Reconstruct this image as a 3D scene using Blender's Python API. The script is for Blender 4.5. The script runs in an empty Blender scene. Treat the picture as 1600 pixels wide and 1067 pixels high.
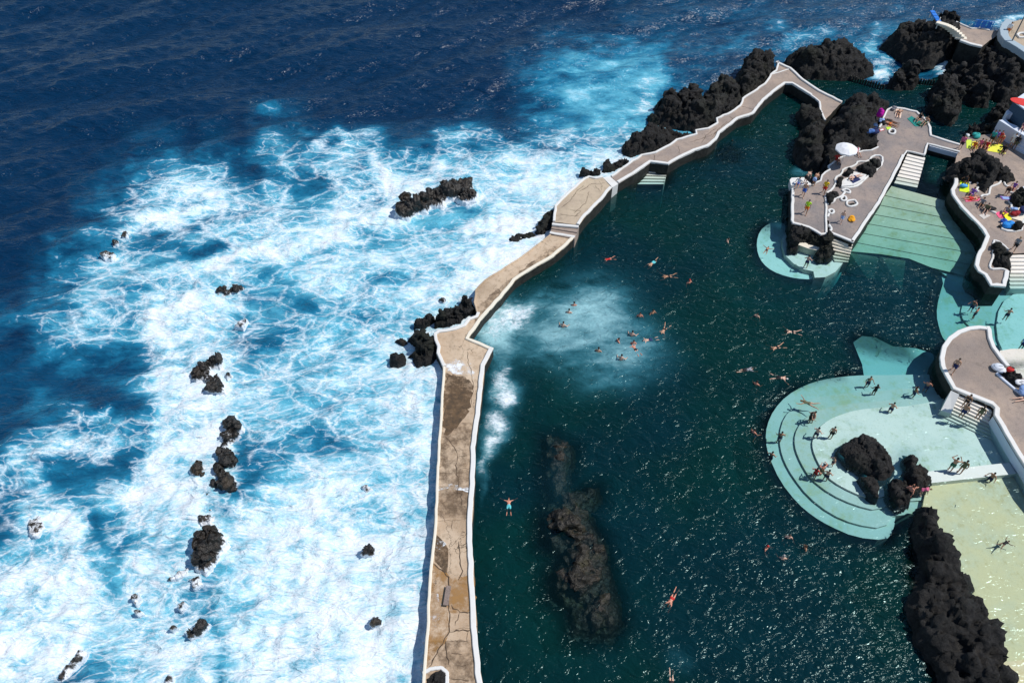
import bpy, bmesh, math, random
import numpy as np
from mathutils import Vector, Matrix
random.seed(7)
S = bpy.context.scene
COL = S.collection
R = math.radians
# ---------------------------------------------------------------- camera
CAM_H, TILT, F = 52.0, R(41.0), 1244.4
cam_d = bpy.data.cameras.new('camera'); cam_d.sensor_width = 36; cam_d.lens = 28
cam_d.clip_end = 9000; cam_d.clip_start = 0.5
cam = bpy.data.objects.new('camera', cam_d); COL.objects.link(cam)
cam.location = (0, 0, CAM_H); cam.rotation_euler = (TILT, 0, 0)
S.camera = cam
CT, ST = math.cos(TILT), math.sin(TILT)

def P(px, py, z=0.0):
    """a traced point of the photograph turned into a point of the place, at height z"""
    u = (px - 800.0) / F; v = (533.5 - py) / F
    dy = v * CT + ST; dz = v * ST - CT
    t = (z - CAM_H) / dz
    return Vector((u * t, dy * t, z))

def to_px(x, y, z=0.0):
    zz = np.asarray(z) - CAM_H
    depth = y * ST - zz * CT
    up = y * CT + zz * ST
    return 800 + F * x / depth, 533.5 - F * up / depth

def PL(pts, z=0.0):
    return [P(a, b, z) for a, b in pts]
# ---------------------------------------------------------------- world, sun
S.view_settings.view_transform = 'Standard'; S.view_settings.look = 'None'
S.view_settings.exposure = 0.0; S.view_settings.gamma = 1.0
SUN_EL, SUN_AZ = R(57), math.atan2(1.0, 0.03)     # azimuth from +Y towards +X
w = bpy.data.worlds.new('World'); S.world = w; w.use_nodes = True
wn = w.node_tree; bg = wn.nodes['Background']
sky = wn.nodes.new('ShaderNodeTexSky'); sky.sky_type = 'NISHITA'; sky.sun_disc = False
sky.sun_elevation = SUN_EL; sky.sun_rotation = SUN_AZ; sky.altitude = 50; sky.dust_density = 0.0; sky.ozone_density = 1.0
wn.links.new(sky.outputs[0], bg.inputs[0]); bg.inputs[1].default_value = 0.12
sd = bpy.data.lights.new('sun', 'SUN'); sd.energy = 4.15; sd.angle = R(0.5); sd.color = (1.0, 0.955, 0.89)
sun = bpy.data.objects.new('sun', sd); COL.objects.link(sun)
to_sun = Vector((math.cos(SUN_EL) * math.sin(SUN_AZ), math.cos(SUN_EL) * math.cos(SUN_AZ), math.sin(SUN_EL)))
sun.rotation_euler = to_sun.to_track_quat('Z', 'Y').to_euler(); sun.location = (60, 60, 90)
S.render.engine = 'CYCLES'
S.cycles.use_denoising = True
S.cycles.max_bounces = 8; S.cycles.diffuse_bounces = 2; S.cycles.glossy_bounces = 2
S.cycles.transparent_max_bounces = 12; S.cycles.transmission_bounces = 2
S.cycles.caustics_reflective = False; S.cycles.caustics_refractive = False
S.cycles.sample_clamp_indirect = 3.0; S.cycles.sample_clamp_direct = 1.7
# ---------------------------------------------------------------- noise
_rng = np.random.RandomState(3)
_perm = np.concatenate([_rng.permutation(256)] * 3)
_g = _rng.normal(size=(256, 3)); _g /= np.linalg.norm(_g, axis=1)[:, None]
def pn(x, y, z=0.0, seed=0):
    x = np.asarray(x, float) + seed * 17.31; y = np.asarray(y, float) - seed * 9.7
    z = np.zeros_like(x) + z
    xi = np.floor(x).astype(int); yi = np.floor(y).astype(int); zi = np.floor(z).astype(int)
    xf, yf, zf = x - xi, y - yi, z - zi
    fd = lambda t: t * t * t * (t * (t * 6 - 15) + 10)
    u, v, w_ = fd(xf), fd(yf), fd(zf)
    def gr(i, j, k):
        h = _perm[_perm[_perm[(xi + i) & 255] + ((yi + j) & 255)] + ((zi + k) & 255)]
        g = _g[h]
        return g[..., 0] * (xf - i) + g[..., 1] * (yf - j) + g[..., 2] * (zf - k)
    L = lambda a, b, t: a + (b - a) * t
    return 1.6 * L(L(L(gr(0,0,0), gr(1,0,0), u), L(gr(0,1,0), gr(1,1,0), u), v),
                   L(L(gr(0,0,1), gr(1,0,1), u), L(gr(0,1,1), gr(1,1,1), u), v), w_)
def fbm(x, y, z=0.0, o=4, seed=0, ridge=False):
    s = 0; a = 1.0; t = 0
    for i in range(o):
        n = pn(x * 2**i, y * 2**i, np.asarray(z) * 2**i, seed + i)
        s = s + a * (np.abs(n) if ridge else n); t += a; a *= .5
    return s / t
def facets(x, y, z, seed=0):
    """fractured blocks: every cell of a jittered lattice is a tilted plane"""
    xi, yi, zi = (np.floor(v).astype(int) for v in (x, y, z)); best = np.full(np.shape(x), 1e9); out = np.zeros(np.shape(x))
    for i in (-1, 0, 1):
        for j in (-1, 0, 1):
            for k in (-1, 0, 1):
                h = _perm[_perm[_perm[(xi + i + seed) & 255] + ((yi + j) & 255)] + ((zi + k) & 255)]
                r = _fr[h]; dx, dy, dz = x - xi - i - r[..., 0], y - yi - j - r[..., 1], z - zi - k - r[..., 2]
                d = dx * dx + dy * dy + dz * dz; g = _g[h]
                o = .55 * (g[..., 0] * dx + g[..., 1] * dy + g[..., 2] * dz) + .5 * (r[..., 0] - .5)
                m = d < best; best = np.where(m, d, best); out = np.where(m, o, out)
    return out
_fr = np.random.RandomState(8).rand(256, 3)
# ---------------------------------------------------------------- polygons
def inside(poly, x, y):
    x = np.asarray(x); y = np.asarray(y)
    r = np.zeros(x.shape, bool); n = len(poly)
    for i in range(n):
        x1, y1 = poly[i][0], poly[i][1]; x2, y2 = poly[(i + 1) % n][0], poly[(i + 1) % n][1]
        if y1 == y2: continue
        c = ((y1 > y) != (y2 > y)) & (x < (x2 - x1) * (y - y1) / (y2 - y1) + x1)
        r ^= c
    return r
def edge_dist(poly, x, y, closed=True):
    d = np.full(np.shape(x), 1e9); n = len(poly)
    for i in range(n if closed else n - 1):
        a = np.array(poly[i][:2]); b = np.array(poly[(i + 1) % n][:2]); ab = b - a
        t = np.clip(((x - a[0]) * ab[0] + (y - a[1]) * ab[1]) / max(ab @ ab, 1e-9), 0, 1)
        d = np.minimum(d, np.hypot(x - a[0] - t * ab[0], y - a[1] - t * ab[1]))
    return d
def area2(p): return sum(p[i][0] * p[(i+1) % len(p)][1] - p[(i+1) % len(p)][0] * p[i][1] for i in range(len(p)))
def ccw(p): return list(p) if area2(p) > 0 else list(reversed(p))
def rough(pts, step, amp, seed=0, closed=False):
    """resample a polyline and give it a hand-made wobble"""
    out = []; n = len(pts); r = random.Random(seed)
    for i in range(n if closed else n - 1):
        a, b = pts[i], pts[(i + 1) % n]; L = (b - a).length; k = max(1, int(L / step))
        for j in range(k):
            p = a.lerp(b, j / k)
            if amp: p = p + Vector((r.uniform(-amp, amp), r.uniform(-amp, amp), 0))
            out.append(p)
    if not closed: out.append(pts[-1].copy())
    return out
def smooth(pts, closed=False, it=1):
    for _ in range(it):
        out = []; n = len(pts)
        if not closed: out.append(pts[0])
        for i in range(n if closed else n - 1):
            a, b = pts[i], pts[(i + 1) % n]
            out += [a.lerp(b, .25), a.lerp(b, .75)]
        if not closed: out.append(pts[-1])
        pts = out
    return pts
# ---------------------------------------------------------------- object helpers
def tag(o, label=None, cat=None, group=None, kind=None):
    if label: o['label'] = label
    if cat: o['category'] = cat
    if group: o['group'] = group
    if kind: o['kind'] = kind
    return o
def link(name, me, mats=None, parent=None):
    o = bpy.data.objects.new(name, me); COL.objects.link(o)
    if mats is not None:
        for m in (mats if isinstance(mats, (list, tuple)) else [mats]): me.materials.append(m)
    if parent: o.parent = parent; o.matrix_parent_inverse = Matrix.Translation(-Vector(parent.location))
    return o
def empty(name, loc=(0, 0, 0)):
    o = bpy.data.objects.new(name, None); COL.objects.link(o); o.location = loc; o.empty_display_size = .3
    return o
def mesh_np(name, v, f, smooth_=True):
    """mesh from numpy arrays: v (n,3), f (m,4) quads"""
    me = bpy.data.meshes.new(name); v = np.asarray(v, np.float32); f = np.asarray(f, np.int32)
    me.vertices.add(len(v)); me.vertices.foreach_set('co', v.ravel())
    k = f.shape[1]
    me.loops.add(f.size); me.loops.foreach_set('vertex_index', f.ravel())
    me.polygons.add(len(f)); me.polygons.foreach_set('loop_start', np.arange(0, f.size, k, dtype=np.int32))
    me.polygons.foreach_set('loop_total', np.full(len(f), k, np.int32))
    me.update(calc_edges=True); me.validate()
    if smooth_: me.polygons.foreach_set('use_smooth', np.ones(len(me.polygons), bool))
    return me
def bm_mesh(name, bm, smooth_=False):
    bmesh.ops.recalc_face_normals(bm, faces=bm.faces)
    me = bpy.data.meshes.new(name); bm.to_mesh(me); bm.free()
    if smooth_:
        for p in me.polygons: p.use_smooth = True
    return me
def prism(bm, poly, z0, z1=None, slot_side=0):
    """polygon (world points) extruded down from its own height to z0; if z1 given the top lies at z1"""
    poly = ccw(poly)
    top = [bm.verts.new((p[0], p[1], p[2] if z1 is None else z1)) for p in poly]
    bot = [bm.verts.new((p[0], p[1], z0)) for p in poly]
    f = bm.faces.new(top); f.material_index = 0
    bm.faces.new(list(reversed(bot))).material_index = slot_side
    n = len(poly)
    for i in range(n):
        bm.faces.new((top[i], bot[i], bot[(i+1) % n], top[(i+1) % n])).material_index = slot_side
    return f
def strip(bm, pts, width, height, side=0, closed=False, drop=0.06):
    """kerb: bevelled bar that follows a polyline; side -1/0/+1 puts it right of / on / left of the line"""
    n = len(pts); rings = []
    for i in range(n):
        a = pts[i - 1] if (i > 0 or closed) else pts[i]; b = pts[(i + 1) % n] if (i < n - 1 or closed) else pts[i]
        d = Vector((b.x - a.x, b.y - a.y, 0))
        d = d.normalized() if d.length > 1e-6 else Vector((1, 0, 0))
        nl = Vector((-d.y, d.x, 0)); c = pts[i] + nl * (side * width / 2); h = width / 2; e = min(.04, width * .2)
        z = pts[i].z
        prof = [(-h, -drop), (-h, height - e), (-h + e, height), (h - e, height), (h, height - e), (h, -drop)]
        rings.append([bm.verts.new((c.x + nl.x * s, c.y + nl.y * s, z + t)) for s, t in prof])
    k = 6
    for i in range(n if closed else n - 1):
        A, B = rings[i], rings[(i + 1) % n]
        for j in range(k - 1): bm.faces.new((A[j], A[j+1], B[j+1], B[j]))
        bm.faces.new((A[k-1], A[0], B[0], B[k-1]))
    if not closed:
        bm.faces.new(list(reversed(rings[0]))); bm.faces.new(rings[-1])
def box(bm, c, sx, sy, sz, rz=0.0, bev=0.0):
    m = Matrix.Translation(Vector(c)) @ Matrix.Rotation(rz, 4, 'Z') @ Matrix.Diagonal((sx, sy, sz, 1))
    r = bmesh.ops.create_cube(bm, size=1.0, matrix=m)
    if bev:
        es = list({e for v in r['verts'] for e in v.link_edges})
        bmesh.ops.bevel(bm, geom=es, offset=bev, segments=2, affect='EDGES', profile=.6)
def tube(bm, a, b, r0, r1=None, seg=10):
    a, b = Vector(a), Vector(b); r1 = r0 if r1 is None else r1
    m = Matrix.Translation((a + b) / 2) @ (b - a).to_track_quat('Z', 'Y').to_matrix().to_4x4()
    bmesh.ops.create_cone(bm, cap_ends=True, segments=seg, radius1=r0, radius2=r1, depth=(b - a).length, matrix=m)
# ---------------------------------------------------------------- material helpers
class NT:
    def __init__(s, name):
        s.m = bpy.data.materials.new(name); s.m.use_nodes = True; s.t = s.m.node_tree; s.t.nodes.clear()
        s.out = s.n('OutputMaterial')
    def n(s, kind, **kw):
        nd = s.t.nodes.new('ShaderNode' + kind)
        for k, v in kw.items(): setattr(nd, k, v)
        return nd
    def l(s, a, b): s.t.links.new(a, b)
    def put(s, sock, v):
        if isinstance(v, bpy.types.NodeSocket): s.l(v, sock)
        elif isinstance(v, bpy.types.Node): s.l(v.outputs[0], sock)
        else:
            if hasattr(sock.default_value, '__len__') and not hasattr(v, '__len__'): v = (v, v, v)
            if hasattr(sock.default_value, '__len__') and len(sock.default_value) == 4 and len(v) == 3: v = (*v, 1)
            sock.default_value = v
    def math(s, op, a, b=0.0, c=None, clamp=False):
        nd = s.n('Math', operation=op, use_clamp=clamp); s.put(nd.inputs[0], a); s.put(nd.inputs[1], b)
        if c is not None: s.put(nd.inputs[2], c)
        return nd.outputs[0]
    def vmath(s, op, a, b):
        nd = s.n('VectorMath', operation=op); s.put(nd.inputs[0], a); s.put(nd.inputs[1], b); return nd.outputs[0]
    def mr(s, v, a, b, c=0.0, d=1.0, kind='SMOOTHSTEP'):
        nd = s.n('MapRange', interpolation_type=kind); nd.clamp = True
        for i, q in enumerate((v, a, b, c, d)): s.put(nd.inputs[i], q)
        return nd.outputs[0]
    def mix(s, f, a, b, blend='MIX'):
        nd = s.n('Mix', data_type='RGBA', blend_type=blend); s.put(nd.inputs[0], f); s.put(nd.inputs[6], a); s.put(nd.inputs[7], b)
        return nd.outputs[2]
    def noise(s, vec, scale, detail=3.0, rough=.5, col=False, dist=0.0):
        nd = s.n('TexNoise'); s.put(nd.inputs['Vector'], vec); nd.inputs['Scale'].default_value = scale
        nd.inputs['Detail'].default_value = detail; nd.inputs['Roughness'].default_value = rough
        nd.inputs['Distortion'].default_value = dist
        return nd.outputs['Color' if col else 'Fac']
    def voro(s, vec, scale, feature='DISTANCE_TO_EDGE', rnd=1.0):
        nd = s.n('TexVoronoi', feature=feature); s.put(nd.inputs['Vector'], vec); nd.inputs['Scale'].default_value = scale
        nd.inputs['Randomness'].default_value = rnd
        return nd.outputs['Distance']
    def ramp(s, f, stops):
        nd = s.n('ValToRGB'); cr = nd.color_ramp
        while len(cr.elements) < len(stops): cr.elements.new(.5)
        for e, (p, c) in zip(cr.elements, stops): e.position = p; e.color = (*c, 1)
        s.put(nd.inputs[0], f); return nd.outputs[0]
    def attr(s, name): return s.n('Attribute', attribute_name=name).outputs['Fac']
    def pos(s): return s.n('NewGeometry').outputs['Position']
    def obj(s): return s.n('TexCoord').outputs['Object']
    def bump(s, h, strength=.5, dist=.1, normal=None):
        nd = s.n('Bump'); s.put(nd.inputs['Height'], h); nd.inputs['Strength'].default_value = strength
        nd.inputs['Distance'].default_value = dist
        if normal is not None: s.put(nd.inputs['Normal'], normal)
        return nd.outputs[0]
    def bsdf(s, col, rough=.8, spec=.3, normal=None, sub=None):
        b = s.n('BsdfPrincipled'); s.put(b.inputs['Base Color'], col); s.put(b.inputs['Roughness'], rough)
        s.put(b.inputs['Specular IOR Level'], spec)
        if normal is not None: s.put(b.inputs['Normal'], normal)
        return b.outputs[0]
    def done(s, shader): s.l(shader, s.out.inputs[0]); return s.m
# ================================================================ materials
def mat_rock():
    t = NT('lava_rock'); p = t.pos()
    n1 = t.noise(p, .5, 4, .6); n2 = t.noise(p, 3.6, 9, .75); n3 = t.noise(p, .22, 2)
    c = t.ramp(n2, [(.3, (.009, .009, .010)), (.55, (.025, .024, .023)), (.75, (.062, .057, .050))])
    c = t.mix(t.mr(n1, .55, .78, 0, .45), c, (.056, .041, .025))          # brown weathering
    c = t.mix(t.mr(n3, .52, .72, 0, .5), c, (.020, .026, .014))         # lichen green
    pw_ = t.vmath('ADD', p, t.vmath('MULTIPLY', t.vmath('SUBTRACT', t.noise(p, 1.1, 3, .6, col=True), (.5,)*3), (.9,)*3))
    ck = t.mr(t.voro(pw_, .9), 0, .07, 1, 0)
    c = t.mix(t.math('MULTIPLY', ck, .6), c, (.006, .006, .006))
    n4 = t.noise(p, .35, 3, .6); c = t.mix(t.mr(n4, .52, .7, 0, .45), c, (.060, .056, .052))
    b = t.bump(n2, 1.0, .25, t.bump(t.voro(pw_, 1.7, 'F1'), .5, .3, t.bump(ck, -.6, .15)))
    return t.done(t.bsdf(c, .8, .25, b))
def mat_wet_rock():
    t = NT('wet_brown_rock'); p = t.pos()
    n1 = t.noise(p, .7, 4, .6); n2 = t.noise(p, 5, 6, .7)
    c = t.ramp(n2, [(.3, (.006, .006, .005)), (.55, (.022, .018, .012)), (.78, (.07, .052, .032))])
    c = t.mix(t.mr(n1, .48, .72, 0, .7), c, (.040, .034, .010))
    b = t.bump(n2, .9, .12, t.bump(t.voro(p, 2.6, 'F1'), .7, .25))
    return t.done(t.bsdf(c, .45, .4, b))
def mat_concrete(name, a, b_, dark, crack=0.5):
    t = NT(name); p = t.pos()
    n1 = t.noise(p, .35, 5, .62); n2 = t.noise(p, 2.2, 6, .7); n3 = t.noise(p, 14, 3, .7); n4 = t.noise(p, .13, 3, .5)
    c = t.mix(t.mr(n1, .32, .68), a, b_)
    c = t.mix(t.mr(n2, .48, .72, 0, .6), c, dark)
    c = t.mix(t.mr(n4, .48, .66, 0, .45), c, dark)
    n5 = t.noise(t.vmath('MULTIPLY', p, (1, .35, 1)), .8, 5, .7)
    c = t.mix(t.mr(n5, .52, .7, 0, .4), c, dark)
    c = t.mix(t.mr(n3, .35, .75, 0, .22), c, (.62, .56, .48))
    warp = t.vmath('ADD', p, t.vmath('MULTIPLY', t.vmath('SUBTRACT', t.noise(p, .8, 4, .65, col=True), (.5,)*3), (1.6,)*3))
    v = t.voro(warp, .30)
    ck = t.mr(v, .0, .010, crack, 0)
    ck = t.math('MULTIPLY', ck, t.mr(t.noise(p, .25, 2), .42, .6))
    c = t.mix(ck, c, (.06, .045, .03))
    bp = t.bump(n3, .35, .03, t.bump(n2, .3, .05))
    return t.done(t.bsdf(c, .85, .25, bp))
def mat_paint(name, col=(.80, .79, .76), dirt=.25):
    t = NT(name); p = t.pos()
    n1 = t.noise(p, .9, 5, .65); n2 = t.noise(p, 7, 4, .7)
    c = t.mix(t.mr(n1, .5, .8, 0, dirt), col, (.52, .45, .34))
    c = t.mix(t.mr(n2, .6, .8, 0, dirt), c, (.40, .37, .32))
    return t.done(t.bsdf(c, .6, .3, t.bump(n2, .3, .02)))
def mat_plain(name, col, rough=.75, var=.18, scale=9):
    t = NT(name); p = t.obj(); n = t.noise(p, scale, 4, .6)
    d = tuple(v * (1 - var) for v in col)
    return t.done(t.bsdf(t.mix(t.mr(n, .35, .65), d, col), rough, .3, t.bump(n, .2, .01)))
def mat_pool_floor(name, a, b_, algae, seed=0.0):
    """pale painted pool floor with algae stains"""
    t = NT(name); p = t.vmath('ADD', t.pos(), (seed, seed * 2, 0))
    n1 = t.noise(p, .28, 5, .62); n2 = t.noise(p, 1.6, 5, .7); n3 = t.noise(p, 5, 4, .7)
    c = t.mix(t.mr(n1, .38, .66), a, b_)
    c = t.mix(t.mr(t.math('ADD', t.math('MULTIPLY', n2, .6), t.math('MULTIPLY', n1, .4)), .48, .68, 0, .75), c, algae)
    c = t.mix(t.mr(n3, .52, .8, 0, .35), c, tuple(v * .6 for v in algae))
    return t.done(t.bsdf(c, .9, .1))
def mat_stain():
    t = NT('wet_stain'); p = t.pos(); n = t.noise(p, 2.4, 6, .7); n1 = t.noise(p, .5, 3)
    c = t.mix(t.mr(n, .35, .65), (.16, .095, .045), (.075, .05, .028))
    tr = t.n('BsdfTransparent'); m = t.n('MixShader')
    t.put(m.inputs[0], t.mr(t.math('ADD', n, t.math('MULTIPLY', n1, .5)), .55, .85, .25, .9)); t.l(tr.outputs[0], m.inputs[1]); t.l(t.bsdf(c, .5, .4), m.inputs[2])
    return t.done(m.outputs[0])
def mat_surf_rock():
    """dark wet reef with white water draining off its foot"""
    t = NT('surf_washed_rock'); p = t.pos(); n1 = t.noise(p, .7, 4, .6); n2 = t.noise(p, 4, 6, .7); n3 = t.noise(t.vmath('MULTIPLY', p, (1, 1, .25)), 2.2, 5, .7)
    c = t.ramp(n2, [(.3, (.006, .006, .006)), (.55, (.020, .017, .014)), (.78, (.065, .048, .034))])
    c = t.mix(t.mr(n1, .48, .72, 0, .6), c, (.05, .032, .014))
    z = t.n('SeparateXYZ'); t.put(z.inputs[0], p)
    fo = t.mr(t.math('SUBTRACT', z.outputs[2], t.math('MULTIPLY', t.math('SUBTRACT', n3, .42), 1.7)), -.05, .22, 1, 0)
    b = t.bump(n2, .9, .12, t.bump(t.voro(p, 2.0, 'F1'), .5, .25))
    return t.done(t.bsdf(t.mix(fo, c, (.78, .82, .86)), t.mr(fo, 0, 1, .38, .9), .4, b))
M = {}
M['rock'] = mat_rock(); M['wet_rock'] = mat_wet_rock()
M['deck'] = mat_concrete('weathered_concrete', (.37, .28, .22), (.255, .205, .18), (.16, .13, .115), .35)
M['deck_grey'] = mat_concrete('grey_slab_concrete', (.30, .235, .20), (.185, .165, .165), (.115, .105, .11), .2)
M['pier'] = mat_concrete('tan_pier_concrete', (.57, .44, .31), (.43, .30, .19), (.21, .14, .08), .85)
M['pier_b'] = mat_concrete('pale_pier_concrete', (.50, .40, .28), (.42, .33, .24), (.27, .21, .15), .9)
M['side'] = mat_plain('algae_dark_wall', (.035, .035, .03), .8, .5, 3)
M['white'] = mat_paint('white_kerb_paint', (.69, .68, .65), .4)
M['cream'] = mat_paint('cream_step_paint', (.74, .68, .56), .3)
M['stepw'] = mat_paint('white_step_paint', (.78, .73, .66), .2)
M['bluewhite'] = mat_paint('blue_white_paint_and_shade', (.62, .68, .78), .1)  # on both fascias the blue is shade put into the wall colour
M['stain'] = mat_stain()
M['surf_rock'] = mat_surf_rock()
def mat_film(name, col, lo, hi, top, rough=.6):
    """thin patchy film lying on concrete (rust, foam wash)"""
    t = NT(name); p = t.pos(); n = t.noise(p, 1.6, 7, .72); n1 = t.noise(p, .45, 3)
    tr = t.n('BsdfTransparent'); m = t.n('MixShader')
    t.put(m.inputs[0], t.mr(t.math('ADD', n, t.math('MULTIPLY', n1, .5)), lo, hi, 0, top)); t.l(tr.outputs[0], m.inputs[1]); t.l(t.bsdf(col, rough, .3), m.inputs[2])
    return t.done(m.outputs[0])
M['ochre'] = mat_film('ochre_rust_stain', (.36, .19, .06), .55, .95, .8); M['brown'] = mat_film('brown_damp_stain', (.15, .10, .06), .62, 1.0, .75); M['wash'] = mat_film('foam_wash', (.85, .88, .9), .72, .92, .9)
M['crack'] = mat_plain('dark_crack', (.085, .058, .038), .9, .4)  # dark brown ribbons that draw the cracks
M['seam'] = mat_plain('damp_seam', (.26, .20, .17), .8, .3)
M['floor_w'] = mat_pool_floor('pale_pool_floor', (.88, .78, .72), (.74, .70, .66), (.46, .47, .28))
M['floor_t'] = mat_pool_floor('turquoise_pool_step', (.62, .60, .56), (.52, .55, .50), (.50, .46, .26), 11)
M['floor_y'] = mat_pool_floor('sandy_pool_floor', (.84, .62, .38), (.74, .62, .46), (.60, .40, .17), 23)
M['floor_g'] = mat_pool_floor('green_pool_ramp', (.62, .57, .43), (.47, .48, .36), (.40, .34, .14), 31)
M['bar'] = mat_paint('white_weir_paint', (.80, .80, .78), .12)

# ================================================================ sea level regions
POOL_PX = [(706,1500),(706,1067),(712,900),(712,760),(718,640),(728,560),(715,530),(735,505),(765,455),(800,425),(860,385),
 (885,345),(925,300),(980,265),(1040,240),(1100,215),(1150,178),(1190,145),(1215,115),(1240,108),(1290,105),(1330,118),(1370,133),
 (1400,132),(1440,128),(1470,120),(1485,100),(1500,80),(1530,72),(1560,65),(1600,58),(1720,50),(1900,300),(2000,900),(1950,1500)]
POOL = [(p.x, p.y) for p in PL(POOL_PX)]

def axis(lo, hi, step, far):
    core = list(np.arange(lo, hi + step / 2, step)); a = []; s = step; v = hi
    while v < far: s *= 1.5; v += s; a.append(v)
    b = []; s = step; v = lo
    while v > -far: s *= 1.5; v -= s; b.append(v)
    return np.array(list(reversed(b)) + core + a)

def lattice(xs, ys):
    X, Y = np.meshgrid(xs, ys); n, m = X.shape
    i = np.arange(n * m).reshape(n, m)
    f = np.stack([i[:-1, :-1], i[:-1, 1:], i[1:, 1:], i[1:, :-1]], -1).reshape(-1, 4)
    return X.ravel(), Y.ravel(), f
def compact(x, y, z, f):
    used = np.unique(f); mp = np.full(len(x), -1); mp[used] = np.arange(len(used))
    return np.stack([x[used], y[used], z[used]], 1), mp[f], used

# foam (F) and aerated water (A), read off the photograph every 40 px: columns 20, 60, ... 1020
FA = """
00 00 00 00 00 00 00 00 00 00 00 00 00 00 00 00 00 00 00 00 00 00 00 00 01 01
00 00 00 00 00 00 00 00 00 00 00 00 00 00 00 00 00 00 00 00 00 02 12 02 03 02
00 00 00 00 00 00 00 00 00 00 00 00 00 00 00 00 00 00 00 00 12 04 06 06 16 06
00 00 00 00 00 00 00 00 00 00 00 00 00 00 00 00 00 00 00 00 12 24 16 16 16 26
00 00 00 00 00 00 00 00 00 00 21 10 00 00 00 00 00 00 10 00 12 24 15 16 26 47
00 00 00 00 00 10 10 00 10 00 44 33 11 54 43 10 21 41 30 32 43 54 55 56 66 78
00 00 00 00 10 31 43 43 43 21 45 44 54 65 55 64 53 87 77 78 78 78 78 89 98 98
00 00 00 10 31 64 86 86 86 54 56 56 45 87 65 87 87 75 88 88 89 89 99 99 99 99
00 00 00 21 53 86 86 55 65 66 87 77 88 99 98 99 76 65 88 88 99 99 99 99 99 99
00 00 21 32 44 44 33 54 77 88 98 88 78 88 67 77 77 78 89 99 99 99 99 99 99 99
00 11 32 55 46 56 67 67 78 77 67 77 78 78 78 67 78 88 99 99 99 99 99 99 99 99
11 43 44 56 66 56 77 98 78 66 56 66 77 77 77 78 88 89 99 99 99 99 99 99 99 99
22 54 44 56 56 66 88 99 77 55 56 66 67 67 77 88 99 99 99 99 99 99 99 99 99 99
11 22 33 44 24 33 77 89 99 76 66 66 77 77 88 89 99 99 99 99 99 99 99 99 99 99
11 10 22 22 23 33 77 88 98 87 87 67 77 78 88 88 99 99 99 99 99 99 99 99 99 99
10 21 21 32 42 64 86 98 99 98 67 57 67 88 78 88 88 99 99 99 99 99 99 99 99 99
10 31 42 43 53 43 65 98 99 87 77 66 66 77 77 78 88 99 99 99 99 99 99 99 99 99
32 65 65 64 43 43 66 99 98 65 65 56 67 78 78 78 78 99 99 99 99 99 99 99 99 99
54 56 34 34 44 65 88 99 98 66 56 67 88 88 78 88 88 99 99 99 99 99 99 99 99 99
55 55 44 55 76 88 88 99 88 77 77 88 99 88 77 89 88 99 99 99 99 99 99 99 99 99
32 54 98 66 56 67 99 88 88 77 88 89 89 99 99 99 99 99 99 99 99 99 99 99 99 99
66 66 87 66 66 88 98 88 78 88 89 88 99 99 99 99 99 99 99 99 99 99 99 99 99 99
87 87 98 66 67 87 88 87 77 78 89 99 99 99 99 99 99 99 99 99 99 99 99 99 99 99
77 77 99 88 78 77 77 77 78 89 89 99 99 99 99 99 99 99 99 99 99 99 99 99 99 99
88 88 99 66 78 77 88 77 77 89 99 99 99 99 99 99 99 99 99 99 99 99 99 99 99 99
98 98 77 45 78 87 88 76 67 89 99 99 99 99 99 99 99 99 99 99 99 99 99 99 99 99
98 88 55 56 78 88 98 77 78 99 99 99 99 99 99 99 99 99 99 99 99 99 99 99 99 99
""".split()
FA = np.array([[int(c[0]), int(c[1])] for c in FA]).reshape(27, 26, 2) / 9.0
FA[9:19, 9:17, 0] *= .86; FA[9:19, 9:17, 1] *= .93
FG = np.zeros((27, 44, 2)); FG[:, :26] = FA
FG[:9, 26:] = 0
for j in range(6): FG[j, 26:, 1] = [.22, .22, .22, .2, .2, .25, .28, .3, .28, .26, .25, .25, .28, .25, .22, .22, .22, .22]
FG[0, 26:, 1] = .16
FG[4:6, 26:29] = [.35, .6]
# blobs: px, py, rx, ry, angle, foam, aer
SEA_BLOBS = [(1245,60,45,16,-15,.55,.7),(1215,45,22,20,60,.4,.5),(1290,48,40,12,10,.35,.5),(1370,85,30,25,40,.45,.75),
 (1375,112,26,20,0,.95,.95),(1470,108,14,18,0,.95,.95),(1398,130,20,8,0,.9,.9),(1585,32,34,10,-15,.85,.8),(1555,40,14,8,0,.7,.7),(1365,60,14,30,10,.4,.5),
 (1000,215,40,16,-40,.8,.9),(1090,155,14,10,0,.7,.6),(985,230,22,16,0,.9,.9),(1010,160,20,40,10,.6,.8)]
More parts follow.
